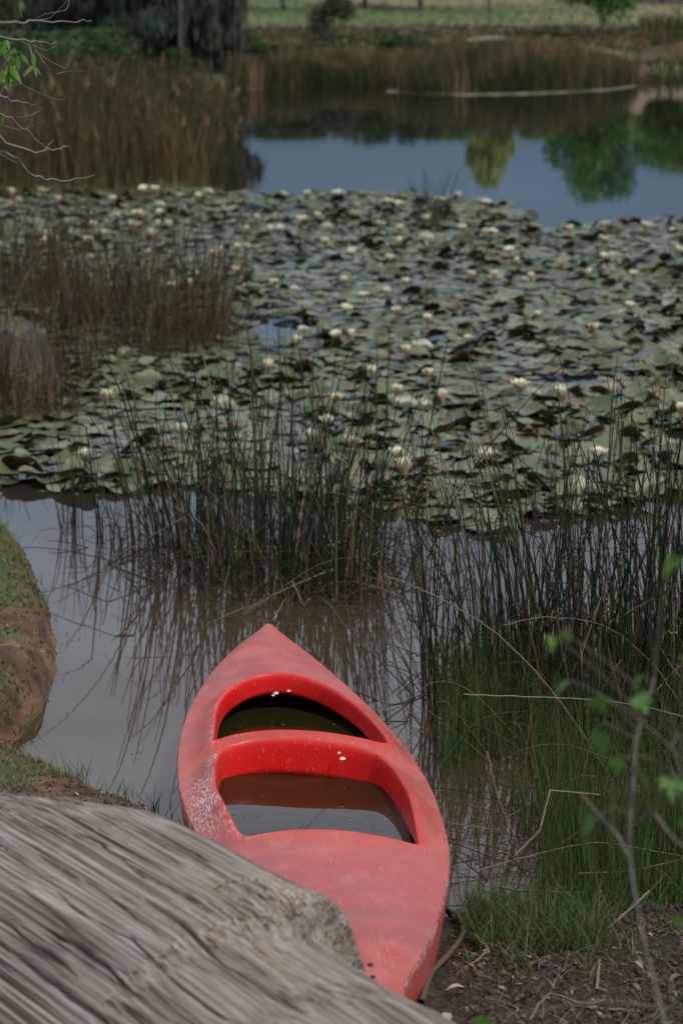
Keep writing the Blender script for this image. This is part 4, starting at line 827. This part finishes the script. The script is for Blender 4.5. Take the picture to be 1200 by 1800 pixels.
stick('long_straw', [PD(680, 1013, 7.6), PD(760, 1045, 7.5), PD(860, 1105, 7.4), PD(940, 1180, 7.3), PD(1010, 1270, 7.2), PD(1080, 1380, 7.1)], .0028, .003, 'long straight dry stalk slanting down across the right rushes', v=.5, cat='straw')
stick('long_straw', [PD(815, 1220, 6.6), PD(900, 1224, 6.6), PD(1020, 1229, 6.6), PD(1120, 1240, 6.6), PD(1230, 1268, 6.6)], .0026, .002, 'pale dry stalk lying level across the middle of the right rushes', v=.85, cat='straw')
stick('long_straw', [PD(840, 1530, 6.3), PD(950, 1500, 6.3), PD(1060, 1482, 6.3), PD(1230, 1512, 6.3)], .003, .002, 'arched dry stalk low over the right waterline', v=.8, cat='straw')
stick('long_straw', [PD(1015, 1534, 6.15), PD(1110, 1530, 6.15), PD(1215, 1505, 6.15)], .003, .002, 'short pale stalk below the arched one at right', v=.95, cat='straw')
stick('long_straw', [PD(885, 1100, 7.4), PD(960, 1085, 7.4), PD(1060, 1100, 7.4), PD(1140, 1160, 7.4), PD(1190, 1230, 7.3)], .0028, .002, 'arching brown stalk high in the right rushes', v=.35, cat='straw')
stick('long_straw', [PD(740, 1395, 6.9), PD(800, 1310, 7.0), PD(850, 1262, 7.05), PD(930, 1250, 7.1)], .0028, .0018, 'curved green brown stalk arching beside the kayak', 'rush', .5, 'straw')
stick('long_straw', [PD(855, 1320, 6.8), PD(875, 1400, 6.7), PD(900, 1460, 6.6), PD(915, 1500, 6.5)], .0028, .002, 'dry stalk hanging down into the gap of dark water', v=.4, cat='straw')
stick('long_straw', [PD(480, 1090, 8.3), PD(497, 1060, 8.4), PD(507, 1045, 8.4)], .003, .0015, 'short pale straw sticking up behind the bow tip', v=.7, cat='straw')
stick('long_straw', [PD(790, 1610, 6.3), PD(870, 1560, 6.4), PD(960, 1500, 6.4), PD(1050, 1440, 6.5)], .003, .002, 'slanting dry stalk over the small pool beside the kayak', v=.3, cat='straw')
def litter(name, area, n, label, size=(.004, .013), cond=None):
    s = Soup(); X = rng.uniform(area[0], area[1], n); Y = rng.uniform(area[2], area[3], n)
    if cond is not None: k_ = cond(X, Y); X, Y = X[k_], Y[k_]
    Z = np.maximum(ground_z(X, Y), 0)
    for x, y_, z in zip(X, Y, Z):
        a = rng.uniform(0, 6.28); l = rng.uniform(*size); w_ = l * rng.uniform(.2, .5); c, d = math.cos(a), math.sin(a); t1, t2 = rng.uniform(0, .01, 2)
        V = [(x - c * l, y_ - d * l, z + .003), (x + d * w_, y_ - c * w_, z + .004 + t1), (x + c * l, y_ + d * l, z + .004 + t2), (x - d * w_, y_ + c * w_, z + .006)]
        s.add(V, [(0, 1, 2, 3)], rng.random() ** 1.6)
    o = s.build(name, M['litter'], loc=(area[0], area[2], 0)); tag(o, label, kind='stuff')
litter('leaf_litter', (.27, 1.3, 4.6, 6.0), 6000, 'dead leaf scraps on the lower right mud', cond=kR)
litter('leaf_litter', (-1.6, -.45, 6.2, 7.4), 900, 'brown scraps on the low left bank', size=(.004, .012), cond=lambda X, Y: sdist(X, Y) > .01)
litter('leaf_litter', (-1.9, -.95, 7.4, 11), 900, 'brown scraps on the steep left bank', size=(.004, .014), cond=lambda X, Y: sdist(X, Y) > .0)
def clods(area, n, label, size, cond):
    s = Soup(); X = rng.uniform(area[0], area[1], n); Y = rng.uniform(area[2], area[3], n); k_ = cond(X, Y); X, Y = X[k_], Y[k_]; Z = ground_z(X, Y)
    o8 = np.array([(1, 0, 0), (-1, 0, 0), (0, 1, 0), (0, -1, 0), (0, 0, .8), (0, 0, -.8)]); F = np.array([(0, 2, 4), (2, 1, 4), (1, 3, 4), (3, 0, 4), (2, 0, 5), (1, 2, 5), (3, 1, 5), (0, 3, 5)])
    for x, y_, z in zip(X, Y, Z): s.add(np.array([x, y_, z]) + (o8 + rng.normal(0, .25, (6, 3))) * rng.uniform(*size), F, rng.random() ** 2 * .6)
    o = s.build('soil_crumbs', M['litter'], loc=(area[0], area[2], 0)); tag(o, label, kind='stuff')
clods((-2.0, -.9, 7.2, 11.5), 3200, 'crumbs of red brown soil on the steep left bank', (.002, .008), lambda X, Y: (sdist(X, Y) > -.03) & (sdist(X, Y) < .35))
clods((-1.5, -.4, 6.2, 7.4), 2200, 'crumbs of soil along the low left bank', (.002, .008), lambda X, Y: (sdist(X, Y) > -.02) & (sdist(X, Y) < .3))
clods((.25, 1.4, 4.7, 6.2), 3500, 'crumbs of dark mud at the lower right', (.002, .008), kR)
def dead_leaf(px, py, l, label, v):
    c = G(px, py, .012); a = rng.uniform(0, 3.1); V = []
    for i, (t, w_) in enumerate(((0, .05), (.3, .42), (.6, .38), (1, .03))):
        for s_ in (-1, 0, 1): V.append(((t - .5) * l, s_ * w_ * l * .5, .010 * math.sin(t * 3.1) + abs(s_) * .006 + .002 * i))
    V = np.array(V); R_ = np.array(Matrix.Rotation(a, 3, 'Z')); V = V @ R_.T
    ix = np.arange(12).reshape(4, 3); F = np.concatenate([np.stack([ix[:-1, j], ix[1:, j], ix[1:, j + 1], ix[:-1, j + 1]], -1) for j in (0, 1)])
    o = obj('dead_leaf', mesh_np('dead_leaf', V, [F], M['litter'], {'v': np.full(12, v)}), loc=tuple(c)); tag(o, label, 'leaf')
dead_leaf(800, 1745, .045, 'pale grey dead leaf on dark mud beside the kayak stern', 1.0)
dead_leaf(1186, 1727, .04, 'orange brown dead leaf by the right edge of the mud', .8)
dead_leaf(1115, 1743, .035, 'orange dead leaf near the base of the sapling', .85)
dead_leaf(1119, 1704, .035, 'pinkish dead leaf above the orange one on the mud', .95)
dead_leaf(785, 1797, .05, 'pale dead leaf at the very bottom of the mud', 1.0)

# ------------------------------------------------------------------ leafy sapling close to the camera at right
def leaf_shape(kind, L_):
    if kind == 'maple':
        o = [(0, 0), (.12, .10), (.38, .06), (.30, .2), (.52, .32), (.34, .36), (.42, .62), (.22, .52), (.14, .72), (.08, .78), (0, 1.0)]
    elif kind == 'lance': o = [(0, 0), (.07, .15), (.13, .4), (.11, .62), (.05, .85), (0, 1.0)]
    else: o = [(0, 0), (.16, .15), (.27, .38), (.22, .62), (.1, .85), (0, 1.0)]
    o = o + [(-x, y) for x, y in o[-2:0:-1]]
    V = np.array([(x * L_, y * L_, .12 * L_ * abs(x) - .15 * L_ * y * y) for x, y in o] + [(0, .42 * L_, -.02 * L_)])
    n = len(o); return V, np.array([(n, i, (i + 1) % n) for i in range(n)])
def put_leaf(parent, p, L_, az, pitch, kind, v, me_cache={}):
    key = (kind, round(v, 1))
    if key not in me_cache: V, F = leaf_shape(kind, 1.0); me_cache[key] = mesh_np('leaf', V, [F], M['leaf_fresh'], {'v': np.full(len(V), v)})
    o = obj('leaf', me_cache[key], parent); o.location = Vector(p) - parent.location; o.rotation_euler = (pitch, rng.uniform(-.6, .6), az); o.scale = (L_,) * 3
D0 = 3.1
sap = empty('sapling', tuple(PD(1190, 1900, D0))); tag(sap, 'thin leafy sapling blurred close to the camera at the lower right', 'sapling')
SPL = []
def sap_part(nm, px, r0, r1, d0, d1):
    ds = np.linspace(d0, d1, len(px)); pa = smooth_path([PD(x, y, d) for (x, y), d in zip(px, ds)], 6); V, F = tube(pa, np.linspace(r0, r1, len(pa)), 7)
    s = Soup(); s.add(V - np.array(sap.location), F, .5); s.build(nm, M['twig'], sap); SPL.append(pa); return pa
sap_part('stem', [(1190, 1900), (1160, 1770), (1130, 1650), (1106, 1500), (1112, 1380), (1118, 1300), (1135, 1240), (1150, 1190)], .0034, .0014, D0, 3.3)
sap_part('twig', [(1110, 1520), (1085, 1470), (1050, 1430), (1020, 1395)], .002, .0012, 3.2, 3.3)
sap_part('twig', [(1113, 1450), (1140, 1430), (1180, 1390), (1215, 1350)], .002, .0012, 3.2, 3.1)
sap_part('twig', [(1150, 1430), (1180, 1470), (1215, 1500)], .002, .0012, 3.2, 3.1)
SP = np.concatenate(SPL)
for (x, y, l, v) in ((1048, 1290, .055, .3), (1040, 1235, .04, .5), (1000, 1205, .035, .4), (1045, 1450, .04, .3), (1130, 1195, .03, .6), (1118, 1230, .035, .4), (1180, 1370, .045, .3), (1160, 1405, .04, .4), (1185, 1620, .06, .5), (1195, 1300, .04, .4), (1195, 1160, .04, .6), (965, 1125, .03, .7), (985, 1118, .025, .6), (1190, 985, .035, .6), (1175, 1000, .03, .5), (1180, 1755, .04, .3), (860, 1800, .04, .5), (1125, 1370, .03, .3), (1085, 1340, .03, .4), (1205, 1440, .04, .4)):
    lp = PD(x, y - 10, D0 + rng.uniform(-.05, .2)); put_leaf(sap, lp, l, rng.uniform(0, 6.28), rng.uniform(-1.4, -.6), 'maple', v)
    dd = np.linalg.norm(SP - lp, axis=1); near_ = SP[np.argmin(dd + .6 * np.clip(SP[:, 2] - lp[2], 0, 9))]
    if np.linalg.norm(near_ - lp) < .5:
        pa_ = smooth_path([near_, (near_ + lp) / 2 + np.array([rng.normal(0, .01), 0, .015]), lp], 5); V, F = tube(pa_, np.linspace(.0014, .0007, len(pa_)), 5); q_ = Soup(); q_.add(V - np.array(sap.location), F, .3); q_.build('twig', M['twig'], sap)

# ------------------------------------------------------------------ overhanging branch at the upper left
tr = empty('overhanging_tree', (-2.6, 7.2, .3)); tag(tr, 'tree with bare grey twigs and bright leaves hanging into the top left corner', 'tree')
def tr_part(nm, pts, r0, r1, sides=7, mat='twig', v=.5):
    pa = smooth_path(pts, 6); pa = pa + rng.normal(0, r0 * .35, pa.shape) * (np.arange(len(pa)) > 0)[:, None]
    V, F = tube(pa, np.linspace(r0, r1, len(pa)), sides); s = Soup(); s.add(V - np.array(tr.location), F, v); s.build(nm, M[mat], tr); return pa
tr_part('trunk', [(-2.6, 7.2, .1), (-2.55, 7.2, 1.2), (-2.35, 7.3, 2.2), (-2.2, 7.4, 3.4)], .11, .06, 10, 'bark')
TB = 7.3
limb = lambda *px: [PD(x, y, TB + .06 * i) for i, (x, y) in enumerate(px)]
for pxs, r in (([(-700, -60), (-200, 10), (0, 36), (60, 36), (120, 38), (165, 37)], .010), ([(-600, 60), (-100, 60), (30, 70), (80, 75), (100, 80)], .009),
               ([(-600, 120), (-80, 160), (20, 176), (60, 184)], .010), ([(-600, 150), (-100, 210), (40, 262), (100, 262), (120, 255)], .010), ([(-600, 200), (-120, 230), (10, 270), (60, 305), (110, 318), (165, 308)], .012),
               ([(-600, 100), (-150, 130), (0, 200), (40, 225), (85, 262)], .008)):
    pa = tr_part('branch', [(-2.3, 7.35, 2.3)] + limb(*pxs), r * .9, .0013)
for pxs in ([(30, 70), (62, 82), (85, 88), (104, 72)], [(62, 90), (90, 108), (118, 120), (134, 107)], [(100, 130), (120, 126), (150, 125)], [(62, 88), (78, 110), (98, 140), (115, 172)], [(60, 36), (80, 25), (115, 18), (122, 0)], [(60, 36), (90, 30), (120, 0)],
            [(20, 205), (50, 205), (75, 190), (88, 172)], [(10, 222), (40, 228), (78, 212)], [(0, 170), (10, 140), (25, 105)], [(80, 262), (95, 245), (100, 130)][:2], [(0, 270), (30, 285), (40, 275)], [(60, 325), (90, 330), (122, 324)], [(0, 140), (40, 150), (85, 170), (115, 176)]):
    tr_part('twig', [PD(x, y, TB + .35 + rng.uniform(-.05, .05)) for x, y in pxs], .0018, .0008, 5)
for _ in range(20):
    x, y = rng.normal(14, 20), rng.normal(98, 26); c_ = PD(x, y, TB + rng.uniform(.1, .5)); a_ = rng.uniform(2.2, 4.2); v_ = round(rng.uniform(.2, 1), 1); pt_ = rng.uniform(-1.4, -.5)
    for q_ in range(5): put_leaf(tr, c_, rng.uniform(.045, .065) * (1 - .12 * abs(q_ - 2)), a_ + (q_ - 2) * .62, pt_, 'lance', v_)
for (x, y) in ((28, 4), (15, 60), (50, 75), (60, 92), (8, 194), (3, 188)): put_leaf(tr, PD(x, y, TB + .3), .06, rng.uniform(0, 6.28), -1, 'lance', .6)

# ------------------------------------------------------------------ grey stump and log end at the left
def stump(name, c, r, h, label, cat='stump', tiltv=(0, 0), dark=0):
    nT, nP = 26, 72; V = []; lu_ = []; lv_ = []
    for i in range(nT):
        t = i / (nT - 1)
        for j in range(nP):
            a = 2 * math.pi * j / nP; fl = 1 + .35 * (1 - t) ** 2 * (1 + .5 * math.sin(5 * a)) + .07 * math.sin(9 * a + 1) + .05 * math.sin(17 * a)
            topz = h * (1 + .12 * math.sin(3 * a) + .08 * math.sin(11 * a)); g = .02 * float(fbm(np.array(a * 14), np.array(t * 1.5), 91))
            rr = r * fl * (1 - .1 * t) - g * 2
            V.append((c[0] + rr * math.cos(a) + tiltv[0] * t, c[1] + rr * math.sin(a) + tiltv[1] * t, c[2] + topz * t)); lu_.append(t * h); lv_.append(a * r)
    for k_, (f, dz) in enumerate(((.85, .01), (.6, -.04), (.25, -.07))):
        for j in range(nP):
            a = 2 * math.pi * j / nP; V.append((c[0] + tiltv[0] + r * .9 * f * math.cos(a), c[1] + tiltv[1] + r * .9 * f * math.sin(a), c[2] + h * (1 + .12 * math.sin(3 * a) * f) + dz)); lu_.append(h + k_ * .03); lv_.append(a * r * f)
    R_ = nT + 3; ix = np.arange(R_ * nP).reshape(R_, nP); A = ix[:-1]; B = ix[1:]; F = np.stack([A, np.roll(A, -1, 1), np.roll(B, -1, 1), B], -1).reshape(-1, 4)
    o = obj(name, mesh_np(name, np.array(V) - np.array(c), [F], M['wood_dark'], {'lu': lu_, 'lv': lv_}), loc=tuple(c)); tag(o, label, cat)
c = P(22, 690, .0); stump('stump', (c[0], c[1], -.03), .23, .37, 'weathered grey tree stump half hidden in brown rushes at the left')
c = PD(-30, 440, 14.5); stump('dead_tree', (c[0] - .05, c[1], .1), .10, 1.05, 'dark broken dead trunk poking in at the left edge above the rushes', 'dead tree')

# ------------------------------------------------------------------ far reed beds
def reed_bed(name, pxpoly, n, h, label, mat, width, yr=None, vr=(0, 1), hfun=None, plumes=0.0):
    poly = [tuple(P(x, y)[:2]) for x, y in pxpoly] if yr is None else pxpoly
    pa = np.array(poly); lo = pa.min(0); hi = pa.max(0); X = rng.uniform(lo[0], hi[0], n); Y = rng.uniform(lo[1], hi[1], n)
    k_ = inpoly(X, Y, poly); X, Y = X[k_], Y[k_]; gz = ground_z(X, Y); m = len(X); nz_ = fbm(X * .9, Y * .9, 101)
    hh = rng.uniform(*h, m) * (.30 + 1.4 * nz_)
    if hfun is not None: hh *= hfun(X, Y)
    b = np.stack([X, Y, np.where(gz > 0, gz, -.05)], 1)
    vv = np.clip(rng.uniform(*vr, m) * .55 + (fbm(X * 1.7, Y * 1.7, 102) - .5) * 2.2 + .22, 0, 1)
    V, F, v, path = blades(b, hh, rng.normal(0, .14, (m, 2)) * hh[:, None], width * rng.uniform(.6, 1.3, m), k=4, v=vv, p=2)
    c = (float(X.mean()), float(Y.mean()), 0); s = Soup(); s.add(V, F, v)
    if plumes:
        sel = np.where(rng.random(m) < plumes)[0]; tp = path[sel, -1]; b2 = tp - np.array([0, 0, .10])
        V, F, v, _ = blades(b2, np.full(len(sel), .13) * rng.uniform(.6, 1.4, len(sel)), rng.normal(0, .04, (len(sel), 2)), width * 3.2, k=4, v=rng.uniform(.8, 1, len(sel))); s.add(V, F, v)
    o = s.build(name, M[mat], loc=c); tag(o, label, kind='stuff'); return o
reed_bed('reed_bed', [(-500, 345), (0, 343), (200, 341), (395, 338), (408, 300), (402, 255), (300, 240), (-500, 245)], 24000, (.6, 1.0), 'brown and green reed bed behind the far left lily pads', 'reed', .006, plumes=.05, hfun=lambda X, Y: 1.0 - .25 * ss(X, -2.2, -1.2))
reed_bed('reed_bed', [(-400, 250), (300, 250), (408, 240), (425, 190), (380, 165), (-400, 165)], 10000, (.15, .45), 'greener reeds on the bank below the left thicket', 'reed', .011, plumes=.1, vr=(0, .8))
reed_bed('reed_bed', [(400, 165), (425, 161), (530, 154), (680, 149), (706, 162), (712, 120), (400, 118)], 20000, (.45, .8), 'brown reeds on the far shore left of the pale strip', 'reed_far', .013, hfun=lambda X, Y: np.clip(1 - (Y - 51.5) / 12, .12, 1))
reed_bed('reed_bed', [(700, 165), (800, 167), (950, 164), (1060, 159), (1118, 151), (1125, 122), (1000, 112), (700, 118)], 30000, (.5, .95), 'reddish brown reed bed behind the pale strip on the far shore', 'reed_far', .013, hfun=lambda X, Y: np.clip(1 - (Y - 50.5) / 13, .12, 1))
reed_bed('reed_bed', [(1128, 108), (1200, 100), (1600, 97), (2200, 150), (2300, 130), (2200, 84), (1120, 90)], 26000, (.25, .5), 'brown reeds at the far right shore', 'reed_far', .02)
reed_bed('reed_bed', [(400, 122), (1250, 112), (1250, 92), (400, 96)], 18000, (.05, .16), 'low green and brown sedge between reeds and meadow', 'reed_far', .03, vr=(0, .9))

grass_patch('meadow_grass', (-9, 26, 58, 96), 14000, (.04, .22), 'rough tussocky grass over the far meadow', mat='turf', lean=.3, width=.035, vr=(0, 1), k=3)
# fallen log in the meadow
c = P(818, 76, .55); c2 = P(914, 74, .55)
stick('fallen_log', [c, (c + c2) / 2 + np.array([0, 0, .08]), c2], .12, .08, 'pale fallen log lying in the meadow behind the far reeds', 'twig', .8, 'log', 8)

# ------------------------------------------------------------------ trees
def tree(name, x, y, h, cw, trunk_h, label, mat='leaf', n=3500, leaf=.12, trunk_r=.09, droop=0., lobes=9, seed=1, base_z=None, squash=1.0, crown_bottom=None, trunks=1, bare=0):
    r = np.random.default_rng(seed); z0 = float(ground_z(np.array([x]), np.array([y]))[0]) if base_z is None else base_z
    root = empty(name, (x, y, z0)); tag(root, label, 'tree'); s = Soup()
    for ti in range(trunks):
        ox = 0 if trunks == 1 else r.uniform(-cw * .4, cw * .4); oy = 0 if trunks == 1 else r.uniform(-.6, .6)
        V, F = tube(smooth_path([(ox, oy, -.1), (ox + r.normal(0, .04), oy, trunk_h), (ox + r.normal(0, .1), oy, h * .85)], 5), np.linspace(trunk_r, trunk_r * .3, 11), 7); s.add(V, F, r.random())
        for i in range(6 if trunks == 1 else 3):
            a = r.uniform(0, 6.28); zb = trunk_h + (h - trunk_h) * r.uniform(.0, .5); e_ = cw * .4
            V, F = tube(smooth_path([(ox, oy, zb), (ox + math.cos(a) * e_ * .5, oy + math.sin(a) * e_ * .5, zb + (h - zb) * .35), (ox + math.cos(a) * e_, oy + math.sin(a) * e_, zb + (h - zb) * .6)], 4), np.linspace(trunk_r * .4, trunk_r * .1, 9), 5); s.add(V, F, r.random())
    s.build('trunk', M['bark'], root)
    cb = trunk_h * .9 if crown_bottom is None else crown_bottom; ch = h - cb
    L_ = []
    for i in range(lobes):
        a = r.uniform(0, 6.28); zz_ = r.uniform(.12, .88); prof_ = math.sin(math.pi * min(.98, (zz_ * .85 + .12))) ** .7
        rr = cw * .5 * prof_ * r.uniform(.25, .72); L_.append((rr * math.cos(a), rr * math.sin(a), cb + ch * zz_, cw * .5 * r.uniform(.32, .55)))
    L_ = np.array(L_); k_ = r.integers(0, lobes, n); d = r.normal(0, 1, (n, 3)); d /= np.linalg.norm(d, axis=1, keepdims=True); rad = r.random(n) ** .45
    c_ = L_[k_, :3] + d * (L_[k_, 3] * rad)[:, None] * np.array([1, 1, .85 * squash]); c_[:, 2] = np.clip(c_[:, 2], cb * .95, h)
    u = r.normal(0, 1, (n, 3)); u /= np.linalg.norm(u, axis=1, keepdims=True); w2 = np.cross(u, r.normal(0, 1, (n, 3))); w2 /= np.linalg.norm(w2, axis=1, keepdims=True)
    sz = leaf * r.uniform(.5, 1.2, (n, 1)); lz = 1.0
    if droop: u = u * .2 + np.array([0, 0, -1.]); lz = droop
    Vq = np.stack([c_ - u * sz * lz * .5, c_ + w2 * sz * .35, c_ + u * sz * lz * .5, c_ - w2 * sz * .35], 1)
    F = np.arange(n * 4).reshape(n, 4); v = np.clip(r.random(n) * .6 + (k_ % 5) * .1, 0, 1)
    s = Soup(); s.add(Vq.reshape(-1, 3), F, np.repeat(v, 4)); o = s.build('crown', M[mat], root, smooth=False); o['kind'] = 'stuff'
    return root
def gx_at(px, D): return (px - 600) / FPX * D * 1.0
tree('round_tree', gx_at(1047, 70), 69.5, 3.5, 3.1, .62, 'small round green tree standing in the meadow with its thin trunk showing', n=6500, leaf=.16, lobes=16, seed=4, trunk_r=.07)
tree('willow_tree', gx_at(856, 86), 86, 4.0, 2.2, .5, 'pale yellow green drooping tree on the slope, seen whole only in its reflection', 'leaf_yellow', n=6000, leaf=.16, droop=3, lobes=14, seed=8, trunk_r=.08)
for i, (px, D, h, cw, lb) in enumerate(((1150, 93, 2.7, 2.2, 'dark meadow tree just right of the small round tree, trunk showing'), (1170, 96, 3.6, 3.6, 'dark meadow tree at the right top corner, trunk showing'), (1235, 92, 3.9, 3.6, 'dark meadow tree just outside the right top corner'), (985, 98, 2.3, 2.6, 'dark meadow tree left of the small round tree, trunk showing'), (945, 98, 2.2, 2.4, 'dark meadow tree farther left of the small round tree'), (735, 88, 2.7, 2.6, 'dark green meadow tree reflected left of the pale willow'), (800, 96, 2.4, 2.4, 'slim trunked meadow tree above the dark shrub side'), (640, 90, 2.5, 3.6, 'dark green meadow tree reflected in the middle of the pond'), (500, 88, 2.3, 3.8, 'dark green tree reflected by the far left reeds'))):
    gzv = float(ground_z(np.array([gx_at(px, D)]), np.array([float(D)]))[0])
    tree('meadow_tree', gx_at(px, D), D, h, cw, .9, lb, 'leaf' if i not in (5, 7, 8) else 'leaf_mid', n=4200, leaf=.22, lobes=12, seed=20 + i, trunk_r=.09)
# dark thicket at the upper left
for i, (px, D, h, cw, lb) in enumerate(((215, 52, 5.5, 1.8, 'dark feathery thicket tree at the left edge of the thicket'), (262, 50, 6.0, 1.6, 'dark feathery thicket tree with grey stems, second from the left'), (305, 53, 6.5, 1.9, 'tall dark feathery thicket tree in the middle of the thicket'), (350, 51, 5.6, 1.6, 'dark feathery thicket tree with pale trunks right of the middle'), (392, 54, 4.8, 1.3, 'grey brown feathery tree at the right edge of the thicket'), (120, 56, 6, 2.2, 'dark tree behind the overhanging twigs'), (40, 54, 6, 2.4, 'dark tree behind the bright leaves of the top left corner'), (170, 60, 6, 2.4, 'dark tree filling the gap behind the left of the thicket'), (285, 62, 6, 2.6, 'dark tree behind the middle of the thicket'), (372, 64, 5.6, 2.2, 'dark tree behind the right of the thicket'))):
    tree('thicket_tree', gx_at(px, D), D, h * .8, cw * 1.25, .8, lb, 'leaf_dark', n=7500, leaf=.15, droop=2.2, lobes=20, seed=50 + i, trunk_r=.032, crown_bottom=.1 if i > 4 else .3, trunks=5)
def shrub(px, py, h, cw, label, mat='leaf_dark', n=2600, seed=3, z=.3, leaf=.1):
    c = P(px, py, z); return tree('shrub', c[0], c[1], h, cw, h * .3, label, mat, n=n, leaf=leaf, lobes=9, seed=seed, trunk_r=.03, crown_bottom=.02)
shrub(588, 72, 1.6, 1.5, 'dark round shrub standing before the green meadow', seed=71, z=.6)
shrub(340, 122, .8, 2.2, 'green shrub under the middle of the thicket', 'leaf_mid', seed=72)
shrub(270, 140, .7, 2.0, 'green shrub left under the thicket', 'leaf_mid', seed=73)
shrub(420, 118, .8, 1.4, 'green shrub at the right foot of the thicket', 'leaf_mid', seed=74)
shrub(160, 150, 1.1, 2.6, 'dull green shrub behind the far left reed bed', 'leaf_mid', seed=75)
shrub(40, 160, 1.1, 2.6, 'green shrub below the overhanging leaves far behind', 'leaf_mid', seed=76)
shrub(720, 92, .5, 1.8, 'low green bush left of the meadow log', 'leaf_mid', seed=77, z=.5)
shrub(500, 100, .45, 1.6, 'low green bush left of the dark round shrub', 'leaf_mid', seed=78, z=.5)
